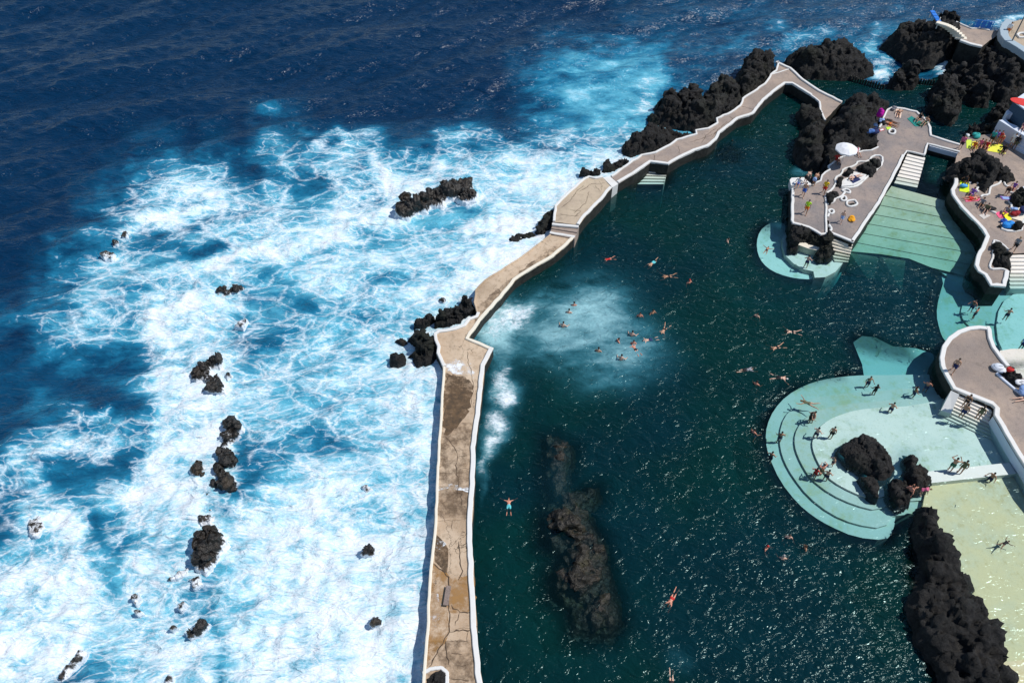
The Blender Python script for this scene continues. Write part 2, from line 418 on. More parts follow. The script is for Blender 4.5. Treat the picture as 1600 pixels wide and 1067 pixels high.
# breaking fronts and troughs: polyline, half width, foam, aer
SEA_STROKES = [([(52,580),(130,600),(215,635)],30,.08,.10),([(240,410),(300,398),(344,384)],9,.12,.30),([(430,236),(455,280),(481,318)],16,.34,.5),([(430,433),(455,455),(481,478)],20,.30,.5),
 ([(86,735),(120,745)],18,.22,.42),([(146,815),(152,835)],12,.25,.35),([(165,850),(185,880),(170,905)],14,.32,.6),([(128,1000),(125,1025),(105,1050)],9,.15,.42),([(470,300),(500,290)],12,.25,.45),
 ([(645,345),(700,336),(752,322)],9,.18,.66),([(300,650),(290,690)],0.1,.9,.9),([(395,560),(420,540)],18,.45,.55),([(375,700),(385,760),(360,800)],16,.42,.5),([(330,960),(350,1020),(345,1060)],12,.45,.55),([(560,370),(640,360)],12,.5,.65),
 ([(480,640),(500,690)],22,.52,.62),([(545,700),(580,745)],18,.5,.66),([(560,800),(590,790)],16,.6,.7),([(620,690),(660,700)],14,.6,.75),([(700,250),(705,262)],8,.3,.7),([(200,560),(160,570)],18,.3,.28),
 ([(245,494),(258,519),(249,597),(266,648),(249,708),(240,768)],24,1.0,.95),([(300,600),(320,640),(310,690),(300,790),(330,812)],22,1.0,.95),([(344,412),(387,390),(447,397),(515,368),(558,332),(601,339)],13,1.05,.98),([(30,720),(86,698),(172,704)],9,.95,.8),
 ([(52,800),(95,822),(125,875),(139,923),(122,983),(86,1043)],22,1.05,.95),([(190,366),(223,345),(275,333),(344,318)],11,1.0,.9),([(584,253),(600,279),(622,325),(690,262)],13,1.0,.95),([(0,930),(60,960),(90,990)],26,.95,.85),([(210,770),(240,830),(255,880)],20,1.0,.95),
 ([(490,230),(530,200),(545,240)],9,.75,.6),([(760,300),(790,340),(780,380)],22,1.0,1.0),([(235,470),(300,440),(330,420)],12,.95,.9),([(100,560),(140,545),(175,520)],6,.5,.4),([(110,655),(150,665),(180,640)],7,.75,.4),([(180,700),(215,680)],8,.7,.4),
 ([(640,560),(660,700),(650,850),(620,1000)],20,.95,.98),([(440,880),(480,1000)],40,.95,.98),([(700,210),(750,205),(800,222)],7,.62,.35),([(420,210),(450,250),(440,290)],14,.55,.6)]
def bilerp(grid, gx, gy):
    gy = np.clip(gy, 0, grid.shape[0] - 1.001); gx = np.clip(gx, 0, grid.shape[1] - 1.001)
    i = gy.astype(int); j = gx.astype(int); a = (gy - i); b = (gx - j)
    a = a * a * (3 - 2 * a); b = b * b * (3 - 2 * b); a = a[:, None]; b = b[:, None]
    return (grid[i, j] * (1-a) * (1-b) + grid[i, j+1] * (1-a) * b + grid[i+1, j] * a * (1-b) + grid[i+1, j+1] * a * b)
def foam_maps(x, y):
    px, py = to_px(x, y)
    # torn, irregular borders between the traced densities (in metres on the water)
    wx = 1.5 * fbm(x * .28, y * .28, 0, 4, 5); wy = 1.5 * fbm(x * .28, y * .28, 0, 4, 25)
    qx, qy = to_px(x + wx, y + wy)
    bad = ~np.isfinite(qx) | (np.abs(qx) > 5e4) | (np.abs(qy) > 5e4) | (y < 0)
    qx = np.where(bad, 0, qx); qy = np.where(bad, 0, qy)
    fa = bilerp(FG, (qx - 20) / 40, (qy - 20) / 40)
    Fm, Am = fa[:, 0].copy(), fa[:, 1].copy()
    for bx, by, rx, ry, an, fo, ae in SEA_BLOBS:
        c, s = math.cos(R(an)), math.sin(R(an)); dx, dy = qx - bx, qy - by
        g = np.exp(-(((dx * c + dy * s) / rx) ** 2 + ((-dx * s + dy * c) / ry) ** 2))
        Fm = np.maximum(Fm, fo * g); Am = np.maximum(Am, ae * g)
    for pl, hw, fo, ae in SEA_STROKES:
        d = edge_dist(pl, qx, qy, False); g = np.exp(-(d / hw) ** 2)
        Fm = Fm + (fo - Fm) * g * .9; Am = Am + (ae - Am) * g * .9
    Am = np.maximum(Am, .84 * np.clip(Fm, 0, 1) ** .7)
    return np.where(bad, 0, Fm), np.where(bad, 0, Am)
def waves(x, y, amp=1.0):
    z = np.zeros_like(x); r = random.Random(5)
    a0 = R(98)                                   # the swell runs towards the wall; crests lie across the picture
    for i in range(26):
        lam = 1.3 * (1.17 ** i) * r.uniform(.9, 1.1)
        if lam > 26: break
        an = a0 + r.gauss(0, .42) + .25
        k = 2 * math.pi / lam; a = .0165 * lam ** .82 * (1.05 if lam < 5.5 else .9)
        ph = k * (x * math.cos(an) + y * math.sin(an)) + r.uniform(0, 6.3) + 1.3 * pn(x / lam * .35, y / lam * .35, i * 3.3)
        s = np.sin(ph); z = z + a * (s + .35 * (1 - np.abs(np.cos(ph / 2)) * 2))
    return z * amp

xs = axis(-78, 80, .26, 4000); ys = axis(9, 122, .26, 4000)
X, Y, f = lattice(xs, ys)
cx = X[f].mean(1); cy = Y[f].mean(1)
f = f[~inside(POOL, cx, cy)]
core = (np.abs(X) < 90) & (Y > 0) & (Y < 135)
Fm = np.zeros_like(X); Am = np.zeros_like(X); Z = np.zeros_like(X)
Fm[core], Am[core] = foam_maps(X[core], Y[core])
Z[core] = waves(X[core], Y[core])
# heaped foam: lumps where the surf is thick, and calmer small waves where it is milky
c = core
lump = fbm(X[c] * .8, Y[c] * .8, 0, 5, 40, True)
Z[c] = Z[c] * (1 - .35 * Am[c]) + Fm[c] ** 2 * (.55 * lump - .1) + .6 * Fm[c] ** 1.5 * (np.abs(fbm(X[c] * .32, Y[c] * .32, 0, 3, 77)) - .1) + .35 * Fm[c] * fbm(X[c] * .12, Y[c] * .12, 0, 3, 61)
dE = np.full_like(X, 99.0); near = c & (X > -12) & (X < 60)
dE[near] = edge_dist(POOL, X[near], Y[near])
Z = np.where(dE < 2.5, Z * np.clip((dE - .3) / 2.2, .15, 1), Z) + np.where(dE < 5, .4 * Fm * (1 - np.clip(dE / 5, 0, 1)), 0)
V, f, used = compact(X, Y, Z, f)
me = mesh_np('sea', V, f)
for nm, arr in (('foam', Fm), ('aer', Am)):
    a = me.attributes.new(nm, 'FLOAT', 'POINT'); a.data.foreach_set('value', arr[used].astype(np.float32))

def foam_nodes(t, p, F_, big=1.0, stretch=None):
    """lacy foam: warped cell borders that widen until the cells close, torn by fine noise"""
    flat = lambda v: t.vmath('MULTIPLY', v, (1, 1, 0))
    mq = t.n('Mapping'); t.put(mq.inputs['Vector'], p); mq.inputs['Rotation'].default_value = (0, 0, R(-38)); mq.inputs['Scale'].default_value = (.62, 1.2, 1); p = mq.outputs[0]
    off = lambda sc, d, r, amt: t.vmath('MULTIPLY', t.vmath('SUBTRACT', t.noise(flat(p), sc, d, r, col=True), (.5,)*3), (amt, amt, 0))
    q1 = flat(t.vmath('ADD', p, off(.16, 2, .5, 3.2)))
    q2 = flat(t.vmath('ADD', q1, off(.55, 3, .55, 1.0)))
    q3 = flat(t.vmath('ADD', q2, off(2.2, 3, .6, .34)))
    n_big = t.noise(q1, .22, 4, .6); n_mid = t.noise(q2, .8, 5, .65); n_fin = t.noise(q3, 5.0, 5, .7)
    e = lambda n, k: t.math('MULTIPLY', t.math('SUBTRACT', n, .5), k)
    Fq = t.math('ADD', t.math('ADD', t.mr(F_, 0, 1, -.08, .92, 'LINEAR'), e(n_big, 1.0)), e(n_mid, .7))
    Fq = t.math('MULTIPLY', Fq, t.mr(F_, .0, .14))
    v1 = t.voro(q3, .34 / big); v2 = t.voro(q3, .85 / big); v3 = t.voro(q3, 2.0 / big)
    def lace(v, lo, hi, w0, wmax, pw):
        wd = t.mr(Fq, lo, hi, w0, wmax, 'LINEAR'); on = t.mr(Fq, lo, lo + .14)
        l = t.math('POWER', t.math('SUBTRACT', 1.0, t.math('DIVIDE', v, wd), clamp=True), pw)
        return t.math('MULTIPLY', l, on)
    L1 = lace(v1, .20, 1.1, .05, .28, 2.4); L2 = lace(v2, .26, 1.1, .05, .42, 2.2); L3 = lace(v3, .40, 1.2, .05, .6, 1.7)
    br = t.math('MULTIPLY', t.mr(n_fin, .36, .58, .40, 1.0), t.mr(n_mid, .3, .55, .5, 1.0))
    L1 = t.math('MULTIPLY', L1, br); L2 = t.math('MULTIPLY', L2, br)
    L = t.math('MAXIMUM', L1, t.math('MULTIPLY', L2, .85)); L = t.math('MAXIMUM', L, t.math('MULTIPLY', L3, t.math('MULTIPLY', .45, br)))
    # spatter of bubbles between the strings, and the thick white heart of the surf
    sp = t.math('MULTIPLY', t.mr(n_fin, .53, .74), t.mr(Fq, .14, .8, 0, .6))
    L = t.math('MAXIMUM', L, sp)
    heart = t.mr(t.math('ADD', Fq, e(n_fin, .30)), .72, 1.20)
    L = t.math('SUBTRACT', 1.0, t.math('MULTIPLY', t.math('SUBTRACT', 1.0, L, clamp=True), t.math('SUBTRACT', 1.0, heart)), clamp=True)
    L = t.math('ADD', L, t.math('MULTIPLY', e(n_fin, .5), t.mr(L, 0, .25)), clamp=True)
    L = t.math('MULTIPLY', L, t.mr(Fq, .18, .75, .50, 1.0))
    return L, n_big, n_mid, n_fin, Fq

def mat_sea():
    t = NT('sea_water'); p = t.pos(); F_ = t.attr('foam'); A_ = t.attr('aer')
    L, nb, nm, nf, qb = foam_nodes(t, p, F_)
    a = t.math('ADD', t.math('MULTIPLY', A_, .95), t.math('MULTIPLY', t.math('SUBTRACT', nb, .5), t.mr(A_, 0, .3, .05, 1.3)))
    a = t.math('ADD', a, t.math('MULTIPLY', t.math('SUBTRACT', nm, .5), t.mr(A_, 0, .3, .03, .6)))
    a = t.math('ADD', a, t.math('MULTIPLY', L, .10), clamp=True)
    body = t.ramp(a, [(0, (.0002, .021, .062)), (.22, (.002, .055, .125)), (.48, (.012, .17, .30)), (.72, (.10, .41, .55)), (1, (.42, .70, .80))])
    foam = t.mr(L, .05, 1.0, kind='LINEAR')
    col = t.mix(foam, body, (.80, .83, .86))
    mpn = t.n('Mapping'); t.put(mpn.inputs['Vector'], p); mpn.inputs['Rotation'].default_value = (0, 0, R(-14)); mpn.inputs['Scale'].default_value = (.5, 1.35, 1)
    rg = lambda sc, d: t.math('SUBTRACT', 1.0, t.math('ABSOLUTE', t.math('MULTIPLY', t.math('SUBTRACT', t.noise(mpn.outputs[0], sc, d, .5, dist=.7), .5), 3.0)))
    r1 = t.math('ADD', rg(.75, 3), t.math('MULTIPLY', rg(1.9, 3), .4)); r2 = t.noise(p, 5, 4, .6)
    b1 = t.bump(r1, .9, .20); b1 = t.bump(r2, .3, .03, b1)
    bf = t.bump(t.math('ADD', L, t.math('MULTIPLY', nf, .35)), .22, .12, b1)
    b = t.n('BsdfPrincipled'); t.put(b.inputs['Base Color'], col); t.put(b.inputs['Normal'], bf)
    b.inputs['IOR'].default_value = 1.333
    t.put(b.inputs['Roughness'], t.mr(foam, 0, .6, .21, .9)); t.put(b.inputs['Specular IOR Level'], t.mr(foam, 0, .7, .48, .05))
    return t.done(b.outputs[0])
sea = link('sea', me, mat_sea()); tag(sea, 'deep blue ocean breaking into white surf outside the wall', 'sea', kind='structure')

# ================================================================ pool water
POOL_BLOBS = [  # px, py, rx, ry, angle, foam, milk
 (930,510,60,48,0,0,.75),(985,545,55,38,10,0,.68),(900,480,50,36,-20,0,.72),(880,545,58,36,0,0,.6),(960,590,60,26,-10,0,.4),(850,520,60,36,0,0,.4),
 (940,470,40,30,0,.1,.6),(800,494,48,24,-25,1.0,1.0),(772,500,26,28,0,.9,.95),(830,470,26,8,-25,.45,.5),(770,525,26,26,0,.2,.8),
 (790,555,16,26,10,0,.5),(785,592,17,24,0,1.0,.8),(788,625,19,26,0,1.05,.85),(777,660,18,28,25,1.1,.9),(764,695,14,26,20,1.05,.9),(752,730,7,20,10,.8,.7),
 (1060,1030,22,16,0,.0,.16),(1255,268,14,8,0,.0,.55),(755,760,4,20,0,.5,.4),(1215,352,12,8,0,0,.2),
 (1385,118,22,10,0,.7,.8),(1440,120,14,8,0,.7,.8),(1510,108,8,6,0,.5,.6),(1390,740,18,30,-10,.02,.16),(1317,705,5,8,0,.6,.5),(1420,712,14,10,0,.2,.3),(1360,742,8,5,0,.6,.5),
 (870,755,20,80,0,0,.07),(1500,440,20,14,0,0,.1)]
xs = np.arange(-8, 96, .25); ys = np.arange(4, 104, .25)
X, Y, f = lattice(xs, ys)
f = f[inside(POOL, X[f].mean(1), Y[f].mean(1))]
qx, qy = to_px(X + 1.0 * fbm(X * .35, Y * .35, 0, 4, 7), Y + 1.0 * fbm(X * .35, Y * .35, 0, 4, 27))
Fp = np.zeros_like(X); Mp = np.zeros_like(X)
SHALLOW_PX = [[(1351,586),(1319,588),(1285,593),(1257,602),(1229,618),(1209,640),(1198,665),(1196,688),(1201,712),(1219,752),(1246,786),(1295,821),(1336,839),(1384,844),(1430,800),(1430,900),(1450,1000),(1480,1100),(1700,1100),(1700,560),(1500,600),(1463,572),(1457,552),(1395,541),(1347,525),(1333,535),(1347,569)],
 [(1245,345),(1232,352),(1200,350),(1187,361),(1182,379),(1184,397),(1192,412),(1207,424),(1230,432),(1255,436),(1280,436),(1305,427),(1320,411),(1332,392),(1375,397),(1420,404),(1470,424),(1476,440),(1466,470),(1463,492),(1468,515),(1474,530),(1500,560),(1700,560),(1700,300),(1490,300),(1440,285),(1440,250),(1395,260)],
 [(985,280),(1014,250),(1046,250),(1040,282),(1030,290),(992,290)]]
deep = np.ones_like(X)
for sp_ in SHALLOW_PX:
    wp_ = [(q.x, q.y) for q in PL(sp_)]
    dd = np.where(inside(wp_, X, Y), 0, edge_dist(wp_, X, Y)); deep = np.minimum(deep, np.clip(dd / 1.3, 0, 1))
REEF_PX = [(847,684),(870,680),(897,700),(893,730),(886,770),(935,760),(938,782),(918,800),(943,844),(952,892),(965,934),(972,975),(956,998),(925,998),(894,991),(886,954),(860,934),(858,906),(872,872),(846,851),(844,817),(858,782),(851,741)]
for sp_, lo in ((REEF_PX, .16), ([(1120,235),(1140,230),(1155,240),(1150,250),(1128,250)], .3), ([(1076,238),(1095,232),(1110,238),(1098,248),(1080,248)], .3)):
    wp_ = [(q.x, q.y) for q in PL(sp_)]
    dd = np.where(inside(wp_, X, Y), 0, edge_dist(wp_, X, Y)); deep = np.minimum(deep, np.clip(lo + dd / 1.6, 0, 1))
for bx, by, rx, ry, an, fo, ml in POOL_BLOBS:
    cc, ss = math.cos(R(an)), math.sin(R(an)); dx, dy = qx - bx, qy - by
    g = np.exp(-(((dx * cc + dy * ss) / rx) ** 2 + ((-dx * ss + dy * cc) / ry) ** 2))
    Fp = np.maximum(Fp, fo * g); Mp = 1 - (1 - Mp) * (1 - .95 * ml * g)
Z = .02 * fbm(X * .5, Y * .5, 0, 3, 3) + .05 * Fp * fbm(X * 1.2, Y * 1.2, 0, 3, 3)
V, f, used = compact(X, Y, Z, f)
n = len(V)
VB = V.copy(); VB[:, 2] = -7.2
e = np.concatenate([f[:, [0, 1]], f[:, [1, 2]], f[:, [2, 3]], f[:, [3, 0]]])
key = np.sort(e, 1); _, inv, cnt = np.unique(key[:, 0].astype(np.int64) * n + key[:, 1], return_inverse=True, return_counts=True)
eb = e[cnt[inv] == 1]
sidef = np.stack([eb[:, 1], eb[:, 0], eb[:, 0] + n, eb[:, 1] + n], 1)
me = mesh_np('pool_water', np.concatenate([V, VB]), np.concatenate([f, f[:, ::-1] + n, sidef]))
for nm, arr in (('foam', Fp), ('milk', Mp), ('deep', deep)):
    a = me.attributes.new(nm, 'FLOAT', 'POINT'); q = arr[used].astype(np.float32)
    a.data.foreach_set('value', np.concatenate([q, q * 0]))
def mat_pool_water():
    t = NT('pool_water'); p = t.pos(); F_ = t.attr('foam'); M_ = t.attr('milk')
    L, nb, nm, nf, qb = foam_nodes(t, p, F_)
    # wind ripples: crossed small waves, longest across the slope of the picture
    wp = t.vmath('ADD', p, t.vmath('MULTIPLY', t.vmath('SUBTRACT', t.noise(p, .5, 2, .5, col=True), (.5,)*3), (1.2, 1.2, 0)))
    mp = t.n('Mapping'); t.put(mp.inputs['Vector'], wp); mp.inputs['Rotation'].default_value = (0, 0, R(28)); mp.inputs['Scale'].default_value = (.75, 1.35, 1)
    r1 = t.noise(mp.outputs[0], 1.35, 2, .5, dist=.7); r2 = t.noise(mp.outputs[0], 4.2, 2, .5, dist=.4); r3 = t.noise(p, 9, 2, .5)
    calm = t.mr(t.attr('deep'), 0, .6, .40, 1.0)
    r1 = t.math('MULTIPLY', r1, calm); r2 = t.math('MULTIPLY', r2, calm)
    nrm = t.bump(r1, 1.0, .23); nrm = t.bump(r2, 1.0, .05, nrm); nrm = t.bump(r3, .2, .012, nrm)
    tr = t.n('BsdfTransparent'); tr.inputs[0].default_value = (.97, .99, .99, 1)
    gl = t.n('BsdfGlossy'); gl.inputs['Roughness'].default_value = .13; gl.inputs['Color'].default_value = (.50, .72, .72, 1); t.put(gl.inputs['Normal'], nrm)
    fr = t.n('Fresnel'); fr.inputs['IOR'].default_value = 1.333; t.put(fr.inputs['Normal'], nrm)
    m1 = t.n('MixShader'); t.put(m1.inputs[0], fr); t.l(tr.outputs[0], m1.inputs[1]); t.l(gl.outputs[0], m1.inputs[2])
    milk = t.math('ADD', M_, t.math('MULTIPLY', t.math('SUBTRACT', nb, .5), t.mr(M_, .05, .4, 0, 1.6)))
    milk = t.math('ADD', milk, t.math('MULTIPLY', t.math('SUBTRACT', nm, .5), t.mr(M_, .05, .4, 0, .8)), clamp=True)
    turb = t.math('MULTIPLY', t.attr('deep'), t.mr(nb, .3, .7, .62, .78))
    mc0 = t.mix(t.mr(t.noise(p, .07, 3), .4, .6), (.001, .022, .030), (.001, .027, .024))
    mc = t.ramp(milk, [(0, (.02, .16, .22)), (.5, (.06, .25, .32)), (1, (.30, .54, .58))])
    soft = t.mr(t.math('ADD', F_, t.math('ADD', t.math('MULTIPLY', t.math('SUBTRACT', nm, .5), 1.7), t.math('MULTIPLY', t.math('SUBTRACT', nf, .5), 1.5))), .5, 1.35, 0, .95)
    foam = t.math('MULTIPLY', t.math('MAXIMUM', soft, t.math('MULTIPLY', t.mr(L, .2, 1.0), .45)), t.mr(F_, .03, .2))
    mk = t.math('MULTIPLY', milk, .92)
    op = t.math('SUBTRACT', 1.0, t.math('MULTIPLY', t.math('SUBTRACT', 1.0, mk), t.math('SUBTRACT', 1.0, turb)))
    mc = t.mix(t.math('DIVIDE', mk, t.math('ADD', op, .001), clamp=True), mc0, mc)
    df = t.n('BsdfDiffuse'); t.put(df.inputs['Color'], t.mix(foam, mc, (.82, .86, .9))); t.put(df.inputs['Normal'], nrm)
    gm = t.n('MixShader'); t.put(gm.inputs[0], t.math('MULTIPLY', fr, t.math('SUBTRACT', 1.0, foam))); t.l(df.outputs[0], gm.inputs[1]); t.l(gl.outputs[0], gm.inputs[2]); df = gm.outputs[0]
    m2 = t.n('MixShader'); t.put(m2.inputs[0], t.math('MAXIMUM', op, foam)); t.l(m1.outputs[0], m2.inputs[1]); t.l(df, m2.inputs[2])
    va = t.n('VolumeAbsorption'); va.inputs['Color'].default_value = (.0, .78, .86, 1); va.inputs['Density'].default_value = .32
    t.l(va.outputs[0], t.out.inputs['Volume'])
    return t.done(m2.outputs[0])
pw = link('pool_water', me, mat_pool_water()); tag(pw, 'dark teal rippled water of the tidal pool', 'pool water', kind='structure')

# deep floor under the pool
xs = np.arange(-10, 100, 1.0); ys = np.arange(2, 106, 1.0); X, Y, f = lattice(xs, ys)
f = f[inside(POOL, X[f].mean(1), Y[f].mean(1))]
V, f, used = compact(X, Y, -4.2 + 1.0 * fbm(X * .12, Y * .12, 0, 4, 9), f)
def mat_deep():
    t = NT('dark_pool_bed'); p = t.pos(); n1 = t.noise(p, .12, 4, .6); n2 = t.noise(p, .8, 4, .6)
    c = t.mix(t.mr(n1, .35, .65), (.006, .03, .036), (.008, .034, .028))
    return t.done(t.bsdf(t.mix(t.mr(n2, .45, .7, 0, .4), c, (.004, .018, .018)), .95, .05))
bed = link('pool_bed', mesh_np('pool_bed', V, f), mat_deep()); tag(bed, kind='structure')
# ================================================================ pool floors (below the water)
def floor_slab(name, pts, z, mat, z0=-6.5, sm=0, flat=True):
    w_ = PL(pts, z)
    if sm: w_ = smooth(w_, True, sm)
    bm = bmesh.new(); prism(bm, w_, z0)
    return tag(link(name, bm_mesh(name, bm), mat), kind='structure')
ring0 = [(1351,586),(1319,588),(1285,593),(1257,602),(1229,618),(1209,640),(1198,665),(1196,688),(1201,712),(1219,752),(1246,786),(1270,806),(1295,821),(1336,839),(1384,844),(1396,830),(1400,800),(1470,790),(1640,790),(1640,600),(1500,600),(1463,584),(1400,586)]
ring1 = [(1360,612),(1333,613),(1300,617),(1268,622),(1240,636),(1225,652),(1218,676),(1219,700),(1226,722),(1239,745),(1263,776),(1298,803),(1336,819),(1381,826),(1400,800),(1640,790),(1640,610),(1500,605),(1420,606)]
ring2 = [(1360,628),(1333,630),(1305,634),(1280,640),(1262,650),(1250,662),(1242,678),(1241.5,696),(1247,713),(1256,731),(1267,748),(1298,772),(1336,789),(1372,798),(1400,780),(1640,780),(1640,620),(1500,612),(1430,622)]
ring3 = [(1370,637),(1341,640),(1318,646),(1296,655),(1278,669),(1269,688),(1270,702),(1277,720),(1288,738),(1301,752),(1332,769),(1362,780),(1400,770),(1640,770),(1640,625),(1500,616),(1430,634)]
floor_slab('pool_floor', ring0, -1.20, M['floor_t'], sm=1)
floor_slab('pool_floor', ring1, -1.02, M['floor_t'], sm=1)
floor_slab('pool_floor', ring2, -0.84, M['floor_t'], sm=1)
floor_slab('pool_floor', ring3, -0.66, M['floor_w'], sm=1)
floor_slab('pool_floor', [(1333,535),(1347,525),(1367,527),(1395,541),(1431,544),(1457,552),(1466,575),(1492,622),(1420,640),(1352,600),(1347,569)], -1.9, M['floor_t'])
floor_slab('pool_floor', [(1449,752),(1588,736),(1640,732),(1640,1033),(1560,1037),(1500,900),(1440,800)], -0.6, M['floor_y'])
floor_slab('pool_floor', [(1540,1037),(1640,1026),(1640,1200),(1540,1200)], -0.35, M['floor_y'])
floor_slab('pool_weir', [(1440,737.5),(1576,722.5),(1600,720),(1603,738),(1586,740),(1440,756)], -0.12, M['bar'], z0=-1.5)
# small round pool
sr0 = [(1245,345),(1232,352),(1215,346),(1200,350),(1187,361),(1182,379),(1184,397),(1192,412),(1207,424),(1230,432.5),(1255,436.5),(1280,436),(1305,427),(1320,411),(1328,397),(1335,384),(1320,370),(1280,360)]
sr1 = [(1234,352),(1222,372),(1222,384),(1226,398),(1240,412),(1257,421),(1271,424),(1273,434),(1290,433),(1305,425),(1318,410),(1326,397),(1333,384),(1320,370),(1280,360)]
floor_slab('pool_floor', sr0, -1.25, M['floor_w'], sm=1)
floor_slab('pool_floor', sr1, -0.75, M['floor_w'])
floor_slab('pool_beach', [(1246,382),(1250,374),(1262,372),(1282,378),(1290,392),(1276,391),(1262,388)], 0.04, M['cream'], z0=-1)
# broad ramp pool below the terrace stairs: six wide, slowly sinking steps
ra, rb = (1393,291), (1492,318); sl, sr_ = (1333,385), (1478,432)
def rline(t0):
    return (ra[0] + (1321 - ra[0]) * t0, ra[1] + (392 - ra[1]) * t0), (rb[0] + (1480 - rb[0]) * t0 + 62 * math.sin(t0 * 2.6), rb[1] + (432 - rb[1]) * t0)
for i in range(7):
    (ax_, ay_), (bx_, by_) = rline(i / 7); (cx_, cy_), (dx_, dy_) = rline((i + 1) / 7)
    if i == 6: mid_ = [(1455,418),(1420,404),(1375,397)]
    else: mid_ = []
    za, zb = -.40 - .15 * i, -.40 - .15 * (i + 1) + .055
    bm = bmesh.new(); bm.faces.new([bm.verts.new(v) for v in [P(ax_, ay_, za), P(cx_, cy_, zb)] + [P(q[0], q[1], zb) for q in mid_[::-1]] + [P(dx_, dy_, zb), P(bx_, by_, za)]])
    if i: bm.faces.new([bm.verts.new(v) for v in (P(ax_, ay_, za), P(bx_, by_, za), P(bx_, by_, za) + Vector((0, 0, .06)), P(ax_, ay_, za) + Vector((0, 0, .06)))])
    tag(link('pool_floor', bm_mesh('pool_floor', bm), M['floor_g']), kind='structure')
bm = bmesh.new(); ea = PL([(1326,392),(1375,396),(1420,403),(1455,416),(1480,432)], -1.40); eb = PL([(1312,428),(1362,446),(1410,458),(1452,466),(1470,460)], -4.6)
for i in range(4): bm.faces.new([bm.verts.new(v) for v in (ea[i], ea[i+1], eb[i+1], eb[i])])
tag(link('pool_floor', bm_mesh('pool_floor', bm), M['floor_g']), kind='structure')
floor_slab('pool_floor', [(1455,408),(1476,435),(1466,468),(1463,492),(1468,515),(1474,530),(1500,560),(1700,560),(1700,440),(1585,425),(1560,400),(1535,372),(1500,372)], -1.68, M['floor_t'], sm=1)
floor_slab('pool_floor', [(1505,470),(1500,495),(1520,515),(1560,545),(1700,560),(1700,440),(1580,440),(1540,455)], -1.52, M['floor_t'], sm=1)
floor_slab('pool_floor', [(1562,475),(1555,520),(1572,560),(1700,560),(1700,455),(1590,455)], -1.30, M['floor_w'], sm=1)
floor_slab('pool_beach', [(1562,548),(1580,545),(1700,545),(1700,600),(1575,600)], -.06, M['floor_w'], z0=-2)

# ================================================================ walkways and terraces
def kerb(parent, pts, z, width, height, side, closed=False, amp=.035, seed=0, mat='white', step=.55, name='kerb', sm=0):
    w_ = rough(smooth(PL(pts, z), closed, sm), step, amp, seed, closed); bm = bmesh.new(); strip(bm, w_, width, height, side, closed)
    return link(name, bm_mesh(name, bm), M[mat], parent)
def deck(parent, pts, z, mat, name='walkway', z0=-3.5, amp=.05, seed=0):
    w_ = rough(PL(pts, z), .7, amp, seed, True); bm = bmesh.new(); prism(bm, w_, z0, None, 1)
    return link(name, bm_mesh(name, bm), [M[mat], M['side']], parent)
def steps(parent, a, b, c, d, z0, z1, n, mat, name='step', base=-2.0):
    """n treads from edge a-b (height z0) to edge c-d (height z1), picture points"""
    A, B, C_, D = P(*a, z0), P(*b, z0), P(*c, z1), P(*d, z1)
    for i in range(n):
        z = z0 + (z1 - z0) * (i + .5) / n
        p0, p1 = A.lerp(C_, i / n), B.lerp(D, i / n); q0, q1 = A.lerp(C_, (i + 1) / n), B.lerp(D, (i + 1) / n)
        bm = bmesh.new(); prism(bm, [Vector((v.x, v.y, z)) for v in (p0, p1, q1, q0)], base)
        link(name, bm_mesh(name, bm), M[mat], parent)
def sheet(parent, name, pts, z, mat, seed=0, amp=.12, step=.5):
    w_ = rough(PL(pts, z), step, amp, seed, True); bm = bmesh.new()
    bm.faces.new([bm.verts.new(p) for p in ccw(w_)]); return link(name, bm_mesh(name, bm), M[mat], parent)
def crack(parent, pts, z, wd=.05, seed=0, mat='crack'):
    r = random.Random(seed); w_ = rough(PL(pts, z), .22, .06, seed); bm = bmesh.new(); prev = None
    for i, p in enumerate(w_):
        a, b = w_[max(0, i-1)], w_[min(len(w_)-1, i+1)]; d = (b - a); d.z = 0
        nl = Vector((-d.y, d.x, 0)).normalized() * (wd * r.uniform(.35, 1.0) * (.3 if i in (0, len(w_)-1) else 1) / 2)
        cur = (bm.verts.new(p + nl), bm.verts.new(p - nl))
        if prev: bm.faces.new((prev[0], prev[1], cur[1], cur[0]))
        prev = cur
    return link('crack', bm_mesh('crack', bm), M[mat], parent)

ZA, ZB, ZC = 1.05, 1.45, 1.15
wall = tag(empty('sea_wall', P(715, 800, 0)), 'long tan concrete sea wall with white kerbs between surf and pool', 'sea wall')
LA = [(656,1110),(659,1067),(666,985),(670,906),(674,865),(678.5,820),(681,762),(684,700),(688,640),(692,574),(682,552),(684,543),(679,532),(677,522),(684,517),(710,513),(724,508),(731,498),(743,494),(745,489),(740.6,473),(742,453),(757,438),(790,417),(816,400),(859,367)]
RA = [(757,1110),(753.5,1067),(748,1020),(743,954),(740,893),(737,824),(741,769),(743,700),(748,660),(752,625),(757.5,572),(771,545),(752,536),(732,529),(757,494),(783,466),(805,439),(822,427),(864,402),(881,388),(897,373)]
deck(wall, LA + RA[::-1], ZA, 'pier', seed=1)
kerb(wall, LA[:10], ZA, .20, .16, -1, seed=2, mat='cream')
kerb(wall, LA[9:20], ZA, .28, .16, -1, seed=3, mat='white')
kerb(wall, LA[19:], ZA, .16, .10, -1, seed=4, mat='pier')
kerb(wall, RA[:12], ZA, .36, .16, 1, seed=5)
kerb(wall, RA[11:], ZA, .30, .14, 1, seed=6, mat='cream')
LB = [(864,347),(866,322),(886,302),(911.5,279.6),(920,276),(930,278),(941,276)]
RB = [(905,352),(912,342),(921,332),(932,321),(941,312),(950,300),(956,294)]
deck(wall, LB + RB[::-1], ZB, 'pier_b', seed=7)
